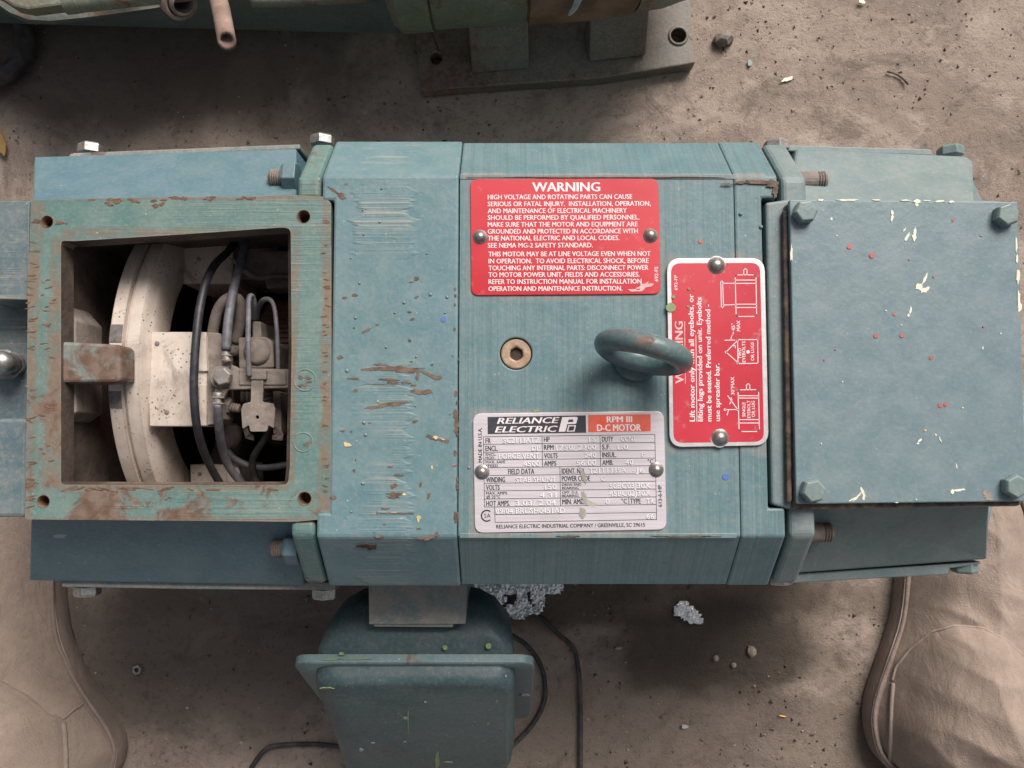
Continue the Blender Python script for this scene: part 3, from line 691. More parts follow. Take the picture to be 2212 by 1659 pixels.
# commutator behind the brushes
RC = .052; nb = 84; m = MB(); v = []; f = []
x0, x1 = P(548, 767, AX + RC).x, P(720, 767, AX + RC).x
ang = []
for i in range(nb):
    a = 2 * math.pi * i / nb; w_ = 2 * math.pi / nb
    ang += [(a, RC), (a + w_ * .72, RC), (a + w_ * .74, RC - .0016), (a + w_ * .98, RC - .0016)]
for x in (x0, x1):
    for a, r in ang: v.append((x, YC + r * math.cos(a), AX + r * math.sin(a)))
n = len(ang); f = [(i, (i + 1) % n, n + (i + 1) % n, n + i) for i in range(n)] + [tuple(range(n)), tuple(range(2 * n - 1, n - 1, -1))]
m.add(v, f); m.build("commutator", 'comm', motor)
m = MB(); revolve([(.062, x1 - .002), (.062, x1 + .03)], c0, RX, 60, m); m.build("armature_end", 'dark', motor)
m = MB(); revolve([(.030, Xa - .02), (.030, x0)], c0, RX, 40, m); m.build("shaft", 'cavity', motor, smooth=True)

# --- right end bracket
fr = flange(X(1697), X(1754), 'grey')
slab("bracket_boss", pz(round_poly([(1654, 437), (1700, 430), (2150, 432), (2190, 440), (2205, 1094), (1705, 1101), (1667, 1090)], [7, 6, 0, 0, 0, 6, 8]), T + .0006), .03, 'grey', motor, bevel=.0018, seg=3)
panel("sloping_panel", [(1720, 321, ZP1 + .004), (2088, 337, ZP1 + .004), (2103, 350, ZP1 + .006), (2106, 437, ZP0), (1700, 437, ZP0)], 'grey', .1, .0015)
panel("sloping_panel", [(1700, 1085, ZP0), (2139, 1085, ZP0), (2134, 1208, ZP1 - .002), (1722, 1238, ZP1 - .002)], 'grey', .1, .0015)
slab("side_cover", pz([(1690, 313), (2012, 322), (2016, 336), (1690, 326)], T - .050), .12, 'grey', motor, bevel=.0008)
slab("side_cover", pz([(1706, 1240), (2120, 1213), (2118, 1219), (2050, 1228), (2048, 1241), (1706, 1260)], T - .054), .12, 'grey', motor, bevel=.0008)
slab("bracket_end", pz([(2085, 345), (2130, 440), (2150, 1090), (2125, 1205), (2060, 1200), (2060, 345)], T - .06), .2, 'grey', motor, bevel=.003)
# gasket and cover plate
slab("gasket", pz(round_poly([(1696, 441), (2195, 445), (2206, 1091), (1713, 1101)], 6), T + .0032), .0024, 'cork', motor, bevel=.0004)
slab("rubber_gasket", pz([(1691, 455), (1703, 452), (1712, 1084), (1700, 1088)], T + .0046), .0038, 'gasket', motor, bevel=.0012)
ZC = T + .0078
cover = slab("cover_plate", pz(round_poly([(1705, 431), (2199, 436), (2217, 1083), (1720, 1089)], 5), ZC), .0036, 'cover', motor, bevel=.0007)
for a, b, rt in ((1743, 455, .1), (2180, 462, .35), (1760, 1061, .2), (2199, 1051, .5)):
    z2 = ZC + .0062; hexhead("cover_bolt", P(a, b, z2), Vector((0, 0, 1)), .0066, .0062, 'boltpaint', motor, rot=rt, bevel=.0005)
def chips(mb, lst, f, s, z, mi=0, jag=.35, n=14):
    for q in lst:
        cx, cy, rx, ry = q[:4]; rot = q[4] if len(q) > 4 else 0
        blob(None, f(cx, cy), rx * s, ry * s, z, None, None, rot=rot, jag=jag, n=n, th=.00018, mb=mb, mi=mi)
m = MB()
chips(m, [(880, 578, 84, 9), (690, 577, 22, 8), (1090, 578, 36, 5), (1300, 580, 34, 5), (1385, 588, 26, 12), (1382, 606, 14, 14), (1460, 582, 28, 4), (1545, 588, 34, 9), (1635, 590, 20, 9),
          (1205, 672, 12, 20), (1203, 705, 11, 24, .25), (1294, 793, 5, 17, .5), (1320, 835, 9, 30, .5), (1304, 855, 9, 16), (1368, 810, 9, 34, .05), (1362, 850, 14, 22),
          (1440, 1150, 9, 44, .45), (1400, 1205, 26, 22, .3), (1435, 1230, 30, 20), (1465, 1212, 12, 10), (1338, 1372, 7, 24, .2), (1322, 1410, 10, 10), (1160, 1376, 7, 4), (1274, 1478, 5, 5), (478, 960, 8, 60),
          (2100, 900, 7, 60), (2106, 1000, 9, 40), (2112, 1130, 12, 50), (2116, 1290, 10, 70), (2122, 1350, 14, 40), (1988, 1540, 5, 8), (1858, 1645, 5, 8), (766, 715, 9, 9), (806, 836, 6, 6)], c7, .29942, ZC)
chips(m, [(1120, 668, 14, 6, -.6), (1112, 682, 8, 6), (1215, 633, 8, 4, .7), (1240, 660, 4, 16, -.4), (1310, 960, 10, 14, .2), (1345, 953, 40, 6, -.1), (1335, 815, 3, 20, -.2), (790, 955, 8, 20, -.3), (800, 985, 8, 28), (768, 985, 5, 40, .7), (745, 1000, 4, 40, 1.1), (1370, 478, 4, 4), (1487, 133, 4, 8), (1590, 50, 4, 5), (677, 328, 5, 4), (555, 684, 4, 4), (1102, 1007, 5, 4), (990, 1024, 8, 3)], c8, .3744, ZC)
m.build("bare_paint_chips", 'white', cover, kind='stuff')
m = MB(); chips(m, [(1500, 965, 14, 12), (1515, 985, 22, 14), (1525, 1003, 26, 8)], c8, .3744, ZC); chips(m, [(1848, 832, 11, 9)], c7, .3, ZC); m.build("primer_chip", M['stone'], cover, kind='stuff')
for cx, cy, r in ((897, 915, 18), (1058, 978, 20), (1645, 722, 12), (1222, 1402, 13), (1087, 1558, 17), (1275, 1556, 16), (1504, 1131, 8), (1326, 1008, 6)):
    blob("red_paint_drop", c7(cx, cy), r * .3, r * .28, ZC, 'red', cover, jag=.12)
for cx, cy, r in ((1188, 190, 12), (1240, 464, 13), (1273, 460, 12), (636, 143, 5), (572, 202, 5), (1490, 10, 6)):
    blob("red_paint_drop", c8(cx, cy), r * .37, r * .35, ZC, 'red', cover, jag=.12)
blob("yellow_paint_drop", c8(1155, 607), 2.6, 2.6, ZC, 'cream', cover, jag=.12)
nrmL = (P(2134, 1208, ZP1 - .002) - P(1700, 1085, ZP0)).cross(P(1722, 1238, ZP1 - .002) - P(1700, 1085, ZP0)).normalized()
if nrmL.z < 0: nrmL = -nrmL
blob("yellow_paint_drop", c8(1270, 1187), 4.6, 5.2, 0, 'cream', motor, jag=.12, plane=(P(1722, 1238, ZP1 - .002), nrmL))

# --- eyebolt
cc = P(1375, 774, T + .003); m = MB()
revolve([(.0128, -.005), (.0130, .0005), (.0120, .0022), (.008, .0032), (.0060, .006), (.0055, .008)], cc, Vector((0, .1, 1)), 36, m)
eb = m.build("eyebolt_collar", 'eye', motor, smooth=True)
ea, eb_ = P(1378, 779, T + .0065), P(1402, 742, T + .0520)
ctr = (ea + eb_) / 2; ux = (P(1500, 776, ctr.z) - P(1297, 722, ctr.z)).normalized()
uz = (eb_ - ea); uz = (uz - ux * uz.dot(ux)).normalized(); un = ux.cross(uz)
m = MB(); v = []; f = []; n1, n2 = 64, 22
for i in range(n1):
    a = 2 * math.pi * i / n1; d = ux * math.cos(a) + uz * math.sin(a)
    rmin = .0057 * (1 + .22 * max(0, -math.sin(a)) ** 2); c_ = ctr + ux * (.0203 * math.cos(a)) + uz * (.0205 * math.sin(a))
    for j in range(n2):
        b = 2 * math.pi * j / n2; v.append(c_ + d * (rmin * math.cos(b)) + un * (rmin * math.sin(b)))
for i in range(n1):
    for j in range(n2): f.append((i * n2 + j, i * n2 + (j + 1) % n2, ((i + 1) % n1) * n2 + (j + 1) % n2, ((i + 1) % n1) * n2 + j))
m.add(v, f); m.build("lifting_eye", 'eye', motor, smooth=True)
# --- plug with hexagon socket
m = MB(); n = 24
plug = plate_holes("socket_plug", circ(1115, 764, 33.2, 48), [circ(1115.5, 764.5, 15.5, 6, .5)], T - .0012, .004, 'plug', motor, bevel=.0011, seg=3)
m = MB(); revolve([(.0085, -.006), (.0085, -.0042), (.001, -.0038)], P(1115, 764, T), Vector((0, 0, 1)), 24, m); m.build("socket_dirt", 'cavity', motor)

# --- signs
def rivet(a, b, z, parent, r=.0028):
    m = MB(); revolve([(r * 1.5, 0), (r * 1.45, .0002), (r * 1.02, .0003), (r, .0008), (r * .85, .0019), (r * .5, .0026), (.0001, .0028)], P(a, b, z), Vector((0, 0, 1)), 24, m)
    return m.build("rivet", 'rivet', parent, smooth=True)
z1 = T + .0009
sign1 = slab("warning_sign", pz(round_poly([(1016, 387), (1422, 386), (1427, 635), (1018, 638)], 17), z1), .0008, 'redplate', motor, bevel=.0002)
sign1['label'] = "red warning sign in white block capitals above the socket plug"
m = MB(); zt = z1 + .00012
def T4(s, x0, x1, yc, cap=33, mi=0, bold=.018):
    a = c4(x0, yc + cap / 2); b = c4(x1, yc + cap / 2 - (x1 - x0) * .0035); text(m, s, a, b, cap * .31736, zt, mi=mi, bold=bold)
T4("WARNING", 562, 1020, 183, 64, bold=.03)
for s, x1_, y in (("HIGH VOLTAGE AND ROTATING PARTS CAN CAUSE", 1240, 252), ("SERIOUS OR FATAL INJURY.  INSTALLATION, OPERATION,", 1366, 299), ("AND MAINTENANCE OF ELECTRICAL MACHINERY", 1203, 346),
    ("SHOULD BE PERFORMED BY QUALIFIED PERSONNEL.", 1288, 392), ("MAKE SURE THAT THE MOTOR AND EQUIPMENT ARE", 1276, 439), ("GROUNDED AND PROTECTED IN ACCORDANCE WITH", 1278, 486),
    ("THE NATIONAL ELECTRIC AND LOCAL CODES.", 1152, 532), ("SEE NEMA MG-2 SAFETY STANDARD.", 972, 581)): T4(s, 258, x1_, y)
for s, x1_, y in (("THIS MOTOR MAY BE AT LINE VOLTAGE EVEN WHEN NOT", 1365, 640), ("IN OPERATION.  TO AVOID ELECTRICAL SHOCK, BEFORE", 1352, 688), ("TOUCHING ANY INTERNAL PARTS: DISCONNECT POWER", 1350, 735),
    ("TO MOTOR POWER UNIT, FIELDS AND ACCESSORIES.", 1290, 781), ("REFER TO INSTRUCTION MANUAL FOR INSTALLATION", 1303, 828), ("OPERATION AND MAINTENANCE INSTRUCTION.", 1173, 876)): T4(s, 263, x1_, y)
text(m, "692-FS", c4(1417, 827), c4(1416, 727), 24 * .31736, zt)
flat_link(m, "lettering", 'printwhite', sign1)
rivet(1037, 512, z1, sign1); rivet(1405, 509, z1, sign1)
m = MB(); blob(None, c4(1320, 860), 17, 6, z1, None, None, rot=-.4, jag=.5, th=.00014, mb=m); blob(None, c4(1250, 890), 16, 2.5, z1, None, None, jag=.5, th=.00014, mb=m)
m.build("worn_patch", 'fadeprint', sign1)

# nameplate
name_ = slab("nameplate", pz(round_poly([c5(215, 127), c5(1992, 103), c5(2018, 1207), c5(233, 1238)], 19), z1), .0008, 'alu', motor, bevel=.0002)
name_['label'] = "silver nameplate with a black and red heading under the socket plug"
m = MB()
flatpoly(m, [c5(350, 158), c5(1265, 143), c5(1268, 305), c5(352, 318)], z1 + .00006, 0)
flatpoly(m, [c5(1287, 140), c5(1868, 132), c5(1870, 292), c5(1288, 300)], z1 + .00006, 1)
def T5(s, x0, x1, y0, y1, mi=0, bold=.02, shear=0, tilt=-.013, zz=.00012):
    a = c5(x0, y1 + .0); b = c5(x1, y1 + (x1 - x0) * tilt); text(m, s, a, b, (y1 - y0) * .23192, z1 + zz, mi=mi, bold=bold, shear=shear)
T5("RELIANCE", 440, 1018, 168, 222, 2, .035, .25); T5("ELECTRIC", 420, 1002, 248, 303, 2, .035, .25)
flatpoly(m, [c5(*q) for q in [(1012, 296), (1046, 160), (1180, 157), (1190, 166), (1178, 215), (1168, 223), (1093, 225), (1074, 295)]], z1 + .00012, 2)
flatpoly(m, [c5(*q) for q in [(1103, 236), (1174, 235), (1160, 293), (1086, 295)]], z1 + .00012, 2)
flatpoly(m, [c5(*q) for q in [(1113, 245), (1161, 244), (1150, 284), (1100, 286)]], z1 + .00018, 0)
flatpoly(m, [c5(*q) for q in [(1105, 182), (1150, 181), (1145, 205), (1098, 206)]], z1 + .00018, 0)
T5("RPM III", 1462, 1695, 153, 208, 2, .03, 0, -.005); T5("D-C MOTOR", 1372, 1778, 228, 290, 2, .03, 0, -.008)
for a, b, c, d in ((312, 343, 1908, 321), (312, 413, 1908, 395), (313, 487, 1910, 468), (314, 558, 1911, 541), (315, 630, 1870, 612), (345, 703, 1912, 690 - 4), (318, 776, 1914, 757), (319, 848, 1916, 829), (320, 922, 1918, 902), (321, 997, 1920, 973), (417, 1068, 1922, 1047), (420, 1140, 1925, 1113),
                   (312, 343, 322, 997), (857, 336, 862, 622), (1397, 328, 1403, 616), (1024, 626, 1030, 987), (1908, 321, 1925, 1113), (415, 995, 421, 1140), (1665, 905, 1667, 976)):
    line(m, c5(a, b), c5(c, d), 1.15, z1 + .00008, 0)
for s, x0, x1_, y0, y1_ in (("FR", 332, 380, 357, 403), ("HP", 876, 928, 345, 391), ("DUTY", 1417, 1520, 342, 388), ("ENCL.", 332, 445, 428, 475), ("RPM", 876, 965, 420, 466), ("S.F.", 1417, 1495, 415, 461),
    ("ENCL.", 333, 430, 495, 519), ("MOD.", 333, 419, 528, 552), ("VOLTS", 878, 1002, 496, 542), ("INSUL.", 1420, 1550, 488, 534), ("MAX. SAFE", 333, 515, 567, 590), ("SPEED", 336, 447, 600, 624),
    ("AMPS", 878, 990, 569, 614), ("AMB.", 1420, 1520, 560, 606), ("\u00b0C", 1842, 1893, 552, 592), ("FIELD DATA", 542, 785, 643, 692), ("IDENT. NO.", 1042, 1257, 639, 686), ("WINDING", 338, 513, 719, 767),
    ("POWER CODE", 1043, 1305, 709, 756), ("VOLTS", 337, 462, 791, 838), ("DRIVE END", 1045, 1225, 776, 800), ("BEARING", 1045, 1197, 809, 832), ("MAX. AMPS", 338, 532, 857, 881), ("@ 25\u00b0C", 340, 468, 890, 915),
    ("OPP. D.E.", 1045, 1195, 850, 873), ("BEARING", 1045, 1197, 881, 905), ("HOT AMPS.", 338, 557, 941, 988), ("MIN. AMB.", 1047, 1252, 924, 972), ("\u00b0C", 1598, 1650, 921, 965), ("TYPE", 1680, 1777, 919, 966),
    ("RELIANCE ELECTRIC INDUSTRIAL COMPANY / GREENVILLE, SC 29615", 433, 1817, 1162, 1197)): T5(s, x0, x1_, y0, y1_, 0, .016)
text(m, "MADE IN U.S.A.", c5(299, 580), c5(296, 258), 33 * .23192, z1 + .00012, bold=.02)
text(m, "613-6-HP", c5(1975, 995), c5(1970, 792), 33 * .23192, z1 + .00012, bold=.02)
pts = [(343 + 50 * math.cos(a), 1078 + 50 * math.sin(a)) for a in [R(55 + i * 250 / 14) for i in range(15)]]
for p, q in zip(pts, pts[1:]): line(m, c5(*p), c5(*q), 2.6, z1 + .00008, 0)
T5("SA", 318, 380, 1060, 1097, 0, .01)
flat_link(m, "printed_lettering", ['printblack', 'orangered', 'printwhite'], name_)
m = MB()
EMB = (("SC2113ATZ", 495, 832, 355, 402), ("15", 1293, 1357, 345, 389), ("CONT", 1590, 1732, 337, 383), ("DP", 762, 837, 428, 473), ("1750/ 2300", 990, 1362, 420, 466), ("1.0", 1560, 1660, 415, 459),
    ("FORCE VENT", 457, 832, 500, 548), ("240", 1255, 1362, 492, 536), ("F", 1785, 1815, 482, 527), ("4500", 683, 837, 572, 618), ("56.00", 1178, 1362, 564, 610), ("40", 1632, 1707, 555, 601),
    ("T21T1335A", 1295, 1640, 634, 680), ("-J6", 1705, 1812, 632, 678), ("STAB SHUNT", 612, 988, 722, 768), ("C", 1407, 1440, 707, 753), ("150", 882, 992, 787, 833), ("50BC03J30X", 1485, 1865, 777, 825),
    ("4.31", 838, 992, 865, 911), ("45BC02J30X", 1485, 1868, 847, 895), ("3.03/ 2.04", 612, 988, 937, 983), ("0", 1448, 1487, 924, 967), ("TR", 1830, 1900, 920, 964), ("09/04 BRUSH0451AD", 427, 1070, 1012, 1061), ("66", 1830, 1900, 1064, 1107))
for s, x0, x1_, y0, y1_ in EMB:
    T5(s, x0 - 3, x1_ - 3, y0 + 4, y1_ + 4, 1, .011, zz=.00010); T5(s, x0, x1_, y0, y1_, 0, .002, zz=.0003)  # offset dark copy paints each letter's shadow beneath the bright one
flat_link(m, "embossed_lettering", ['emboss', 'embossshadow'], name_)
rivet(*c5(298, 672), z1, name_); rivet(*c5(1920, 650), z1, name_)
m = MB(); blob(None, c5(1240, 700), 22, 3.5, z1, None, None, rot=1.2, jag=.2, th=.00016, mb=m); blob(None, c5(1250, 900), 13, 5, z1, None, None, rot=1.3, jag=.2, th=.00016, mb=m)
blob(None, c5(1300, 960), 19, 6, z1, None, None, rot=.3, jag=.2, th=.00016, mb=m); blob(None, c5(1235, 1050), 8, 13, z1, None, None, jag=.2, th=.00016, mb=m); m.build("sticky_residue", 'oilstain', name_)

# lifting sign
z1 = T + .0021
s3 = slab("lifting_sign", pz(round_poly([c6(700, 102), c6(1447, 100), c6(1478, 1528), c6(722, 1543)], 30), z1), .0008, 'aluEdge', motor, bevel=.0002)
s3['label'] = "narrow red and silver lifting instruction sign beside the eyebolt, its text turned sideways"
inner = round_poly([c6(732, 140), c6(1412, 136), c6(1442, 1500), c6(752, 1510)], 21)
m = MB(); flatpoly(m, inner, z1 + .00006, 0)
flatpoly(m, circ(*c6(1080, 150), 19, 24), z1 + .00009, 2); flatpoly(m, circ(*c6(1103, 1478), 19, 24), z1 + .00009, 2)
z3 = z1 + .00013
def T6(s, xb, y0, y1, cap, mi=1, bold=.012, slant=None):
    sl = (y0 - y1) * .0125; text(m, s, c6(xb, y0), c6(xb - sl, y1), cap * .28316, z3, mi=mi, bold=bold)
T6("WARNING", 828, 1055, 585, 62, 3, .03); line(m, c6(842, 1055), c6(836, 585), 1.4, z3, 3)
T6("692-FP", 782, 345, 230, 24)
T6("Lift motor only with all eyebolts, or", 915, 1345, 375, 40, 1, .022); line(m, c6(930, 1345), c6(922, 690), 1.3, z3, 1)
T6("lifting lugs provided on unit. Eyebolts", 976, 1345, 400, 38, 1, .022); T6("must be seated. Preferred method -", 1042, 1345, 455, 38, 1, .022); T6("use spreader bar.", 1106, 1343, 905, 38, 1, .022)
def PL(pts, w=1.7, close=False):
    q = [c6(*p) for p in pts]
    for a, b in zip(q, q[1:] + ([q[0]] if close else [])):
        if close or b is not q[0]: line(m, a, b, w, z3, 1)
def RP(pts, r):
    q = round_poly([c6(*p) for p in pts], r, 4)
    for a, b in zip(q, q[1:] + [q[0]]): line(m, a, b, 1.7, z3, 1)
RP([(1222, 228), (1380, 228), (1386, 545), (1229, 545)], 4)
for y in (268, 293, 452, 477): PL([(1223, y), (1383, y)])
PL([(1287, 228), (1287, 183), (1312, 183), (1312, 228)]); PL([(1112, 272), (1126, 272), (1133, 478), (1117, 478), (1112, 272)]); PL([(1128, 292), (1222, 292)]); PL([(1132, 458), (1225, 455)])
PL([(1240, 722), (1393, 722), (1396, 902), (1243, 905), (1240, 722)]); PL([(1243, 898), (1152, 817), (1240, 728)]); PL([(1143, 727), (1218, 725)]); PL([(1190, 717), (1195, 690), (1205, 685), (1208, 665)]); PL([(1205, 770), (1225, 765), (1222, 785)])
for q in ((1240, 728), (1243, 900), (1152, 817), (1144, 1256), (1240, 1255)): flatpoly(m, circ(*c6(*q), 2.6, 10), z3, 1)
flatpoly(m, circ(*c6(1320, 815), 3.8, 14), z3, 1)
T6("TWO", 1270, 868, 787, 24); T6("EYEBOLTS", 1300, 895, 735, 24); T6("OR LUGS", 1366, 882, 742, 24); T6("45\u00b0", 1220, 655, 597, 26); T6("MAX", 1260, 657, 576, 26)
RP([(1243, 1105), (1400, 1103), (1407, 1423), (1252, 1423)], 4)
for y in (1150, 1168, 1332, 1358): PL([(1246, y), (1403, y)])
PL([(1308, 1103), (1308, 1060), (1333, 1060), (1333, 1103)]); T6("SINGLE", 1300, 1310, 1200, 24); T6("EYEBOLT", 1338, 1320, 1186, 24); T6("OR LUG", 1372, 1312, 1190, 24); T6("30\u00b0MAX", 1216, 1143, 1006, 26)
PL([(1145, 1256), (1240, 1255), (1165, 1150)]); PL([(1180, 1212), (1200, 1185), (1190, 1165)]); PL([(1170, 1262), (1160, 1296)])
flat_link(m, "print", ['redplate2', 'printwhite', 'aluEdge', 'fadeprint'], s3)
rivet(*c6(1078, 156), z1, s3, .0033); rivet(*c6(1106, 1470), z1, s3, .0033)
for a, b, r in ((730, 478, 10.5), (750, 398, 3.6), (868, 335, 2.6), (862, 470, 2.6), (905, 340, 1.2)):
    blob("green_paint_drop", c6(a, b), r, r * .95, z1 + .0001, 'lime', s3, jag=.08, th=.0004)

z1 = T + .0009
# --- rust, chips and drops on the frame
zr = T + .0010
m = MB()
for q in ((640, 122, 150, 16, .02), (700, 138, 130, 12, .06), (860, 165, 60, 12, .45), (780, 172, 12, 26, .2), (925, 182, 18, 14), (460, 130, 50, 8, .05), (530, 97, 50, 7), (350, 190, 32, 8), (590, 196, 66, 6, .05), (615, 214, 34, 8), (540, 228, 110, 4, .02), (705, 220, 30, 8), (750, 235, 20, 6), (760, 270, 28, 10), (800, 280, 40, 15, .1), (850, 276, 26, 12),
          (500, 380, 70, 10, -.1), (600, 362, 100, 12, -.08), (670, 352, 56, 10, -.15), (765, 473, 18, 10, -.4), (860, 575, 22, 12, .3), (905, 590, 40, 10, .15), (965, 604, 26, 12, .1), (690, 958, 10, 4), (630, 955, 52, 10, .02), (620, 976, 40, 10), (640, 1083, 92, 5, .02), (565, 1052, 24, 5), (512, 1080, 5, 14), (623, 902, 24, 14, -.4), (655, 831, 34, 7), (600, 775, 16, 7), (265, 50, 22, 12, -.3), (225, 976, 18, 14), (855, 968, 10, 22, .4), (870, 1240, 50, 15, -.3), (820, 1246, 40, 8, -.1), (905, 1222, 12, 12), (525, 1238, 26, 8), (495, 1212, 9, 5), (562, 1158, 9, 6), (790, 1186, 14, 5), (800, 893, 8, 16, .2), (285, 537, 14, 6), (342, 540, 6, 5), (462, 485, 9, 4), (370, 268, 14, 12), (370, 730, 5, 6), (360, 800, 8, 10), (740, 76, 10, 5), (878, 98, 8, 6)):
    blob(None, i7(*q[:2]), q[2] * .3256, q[3] * .3256, zr, None, None, rot=q[4] if len(q) > 4 else 0, jag=.38, n=22, th=.00012, mb=m)
for q in ((330, 1275, 20, 10), (405, 1255, 22, 14), (860, 1132, 22, 14), (820, 1158, 18, 6), (860, 1270, 16, 7, -.6), (808, 1380, 14, 6), (830, 1433, 20, 8, -.4), (570, 1475, 14, 6), (490, 1515, 40, 10, -.4), (400, 1497, 8, 6), (300, 520, 36, 18, .5), (245, 480, 40, 8, .6), (340, 437, 12, 10), (1145, 1210, 8, 14), (1147, 1258, 9, 10), (1143, 1325, 7, 14), (1140, 1505, 9, 14), (810, 1590, 12, 10)):
    blob(None, hh(*q[:2]), q[2] * .293, q[3] * .293, zr, None, None, rot=q[4] if len(q) > 4 else 0, jag=.38, n=18, th=.00012, mb=m)
m.build("rust_patches", 'rust', ringL, kind='stuff')
m = MB()
for q in ((1035, 290, 11, 18), (1040, 350, 6, 12), (1034, 430, 18, 40), (1040, 480, 14, 40), (1036, 530, 14, 24), (1044, 560, 8, 12), (1030, 685, 12, 16), (1044, 855, 6, 22), (1042, 905, 8, 24), (1040, 1090, 18, 22), (1036, 1120, 14, 22), (1012, 40, 6, 8), (1055, 63, 5, 8), (995, 428, 5, 4)):
    blob(None, i7(*q[:2]), q[2] * .3256, q[3] * .3256, zr, None, None, jag=.3, n=16, th=.00014, mb=m)
m.build("rust_patches", 'rust', ringL, kind='stuff')
m = MB()
for q in ((316, 630, 22, 12), (300, 622, 10, 12), (900, 580, 18, 10), (935, 590, 26, 7, .2), (875, 778, 6, 12), (692, 958, 12, 8), (788, 1112, 14, 14), (785, 1130, 8, 12), (518, 340, 6, 6), (625, 1080, 20, 3)):
    blob(None, i7(*q[:2]), q[2] * .3256, q[3] * .3256, zr + .0001, None, None, rot=q[4] if len(q) > 4 else 0, jag=.3, n=12, th=.00014, mb=m)
m.build("primer_chips", 'cream', ringL, kind='stuff')
blob("blue_paint_drop", (958, 690), 6, 5.6, zr, 'blue', ringL, jag=.06); blob("blue_paint_drop", (1567, 1030), 7.5, 7, T, 'blue', band, jag=.1)
blob("green_paint_smear", c5(800, 100), 8, 2.8, T, 'lime', band, rot=-.2, jag=.4); blob("pink_fleck", i7(1025, 764), 5, 1.6, zr, 'red', ringL, rot=-.2)
m = MB()
for q in ((1515, 557), ): blob(None, (1513, 522), 4.5, 4.5, T, None, None, jag=.2, th=.00014, mb=m)
m.build("red_paint_drop", 'red', band)
# small drips and pimples under the paint
m = MB(); rnd = random.Random(4)
for (a, b) in [hh(602, 470), hh(465, 628), hh(588, 717), hh(470, 808), hh(938, 948), hh(440, 1167), hh(963, 1250), hh(1085, 1270), hh(768, 1310), hh(700, 1385), hh(410, 1423), hh(635, 1640), hh(1070, 1385), hh(375, 980), i7(772, 45), i7(312, 138), i7(425, 482), i7(435, 563), i7(417, 886), i7(340, 1072), i7(765, 370), (1148, 905), (1013, 1010), (1644, 490), (1600, 462)]:
    r = rnd.uniform(.0004, .0008); zz = zr if a < 990 or a > 1593 else T
    revolve([(r * 1.5, 0), (r * 1.2, .0001), (r, .0004), (r * .5, .0006), (r * .2, .00062)], P(a, b, zz), Vector((0, 0, 1)), 12, m)
m.build("paint_pimples", 'ring', ringL, smooth=True, kind='stuff')
# casting marks on the bracket face
for a, b, r, mt in ((659, 821, 25, 'rust'), (655, 955, 22, 'teal')):
    c = P(a, b, T + .0004); rr = r * .000256; m = MB(); revolve([(rr, -.0004), (rr, .00015), (rr * .93, .0003), (rr * .86, .00015), (rr * .86, -.0004)], c, Vector((0, 0, 1)), 30, m, closed=True); m.build("casting_mark", 'teal', boss)
    mm = MB()
    for i in range(7 if mt == 'rust' else 2): blob(None, (a + random.uniform(-15, 15), b + random.uniform(-15, 15)), random.uniform(4, 9), random.uniform(2, 4), T + .0004, None, None, rot=random.uniform(-.3, .3), jag=.4, th=.0001, mb=mm)
    mm.build("rust_patch", 'rust', boss)
m = MB(); rnd = random.Random(12)
def edge_run(p, q, k, sp, sx, sy):
    for i in range(k):
        t = rnd.random(); a = p[0] + (q[0] - p[0]) * t + rnd.gauss(0, sp); b = p[1] + (q[1] - p[1]) * t + rnd.gauss(0, sp)
        if any(math.hypot(a - hx, b - hy) < 20 for hx, hy in ((102, 479), (656, 468), (94, 1083), (658, 1077))): continue
        blob(None, (a, b), rnd.uniform(.4, 1) * sx, rnd.uniform(.4, 1) * sy, T + .0004, None, None, rot=rnd.uniform(-.3, .3), jag=.45, n=12, th=.00008, mb=m)
edge_run((140, 1056), (600, 1058), 22, 1.5, 16, 2.6); edge_run((150, 433), (560, 429), 16, 2, 12, 4); edge_run((704, 470), (704, 1090), 34, 2.5, 7, 2.6)
edge_run((70, 500), (66, 1100), 34, 4, 12, 2.2); edge_run((100, 560), (100, 1000), 24, 9, 9, 2.2); edge_run((70, 478), (140, 481), 8, 4, 12, 4); edge_run((72, 1082), (118, 1084), 5, 4, 8, 4); edge_run((230, 1066), (480, 1075), 9, 5, 6, 4); edge_run((225, 440), (370, 440), 6, 4, 9, 5)
m.build("rust_patches", 'rustorange', boss, kind='stuff')
m = MB()
for a, b, rx, ry in ((200, 760, 40, 14), (215, 790, 34, 18), (170, 812, 18, 8)): blob(None, (a, b), rx, ry, T - .0019, None, None, jag=.3, th=.00005, mb=m)
# frame corner rust at the upper right
m2 = MB(); nU = Vector((0, 1, 1)).normalized()
for q in ((1640, 393, 34, 4), (1667, 398, 12, 9), (1674, 412, 6, 12), (1600, 394, 16, 3), (1570, 398, 14, 2.4)): blob(None, q[:2], q[2], q[3], T + .0012, None, None, jag=.35, th=.0001, mb=m2)
m2.build("rust_patches", 'rust', ringR, kind='stuff')
m2 = MB()
for q in ((1300, 383, 260, 1.0), (1480, 1158, 60, 1.6), (1230, 1158, 20, 1.4)): blob(None, q[:2], q[2], q[3], T + .0007, None, None, jag=.5, n=30, th=.0001, mb=m2)
m2.build("rust_lines", 'rust', band, kind='stuff')
m2 = MB(); nLo = Vector((0, -1, 1)).normalized(); pl = (Vector((0, yL - .001, T)), nLo)
for q in ((445, 1300, 60, 12, .1), (480, 1310, 30, 14), (400, 1297, 24, 9)): blob(None, i7(*q[:2]), q[2] * .3256, q[3] * .3256, 0, None, None, jag=.4, n=18, th=.0003, plane=(pl[0] + nLo * .0006, nLo), mb=m2)
m2.build("dark_chips", 'dkrust', ringL, kind='stuff')
m2 = MB()
pnl = (P(62, 1254, ZP1 - .004) - P(66, 1112, ZP0)).cross(P(640, 1112, ZP0) - P(66, 1112, ZP0)).normalized()
if pnl.z < 0: pnl = -pnl
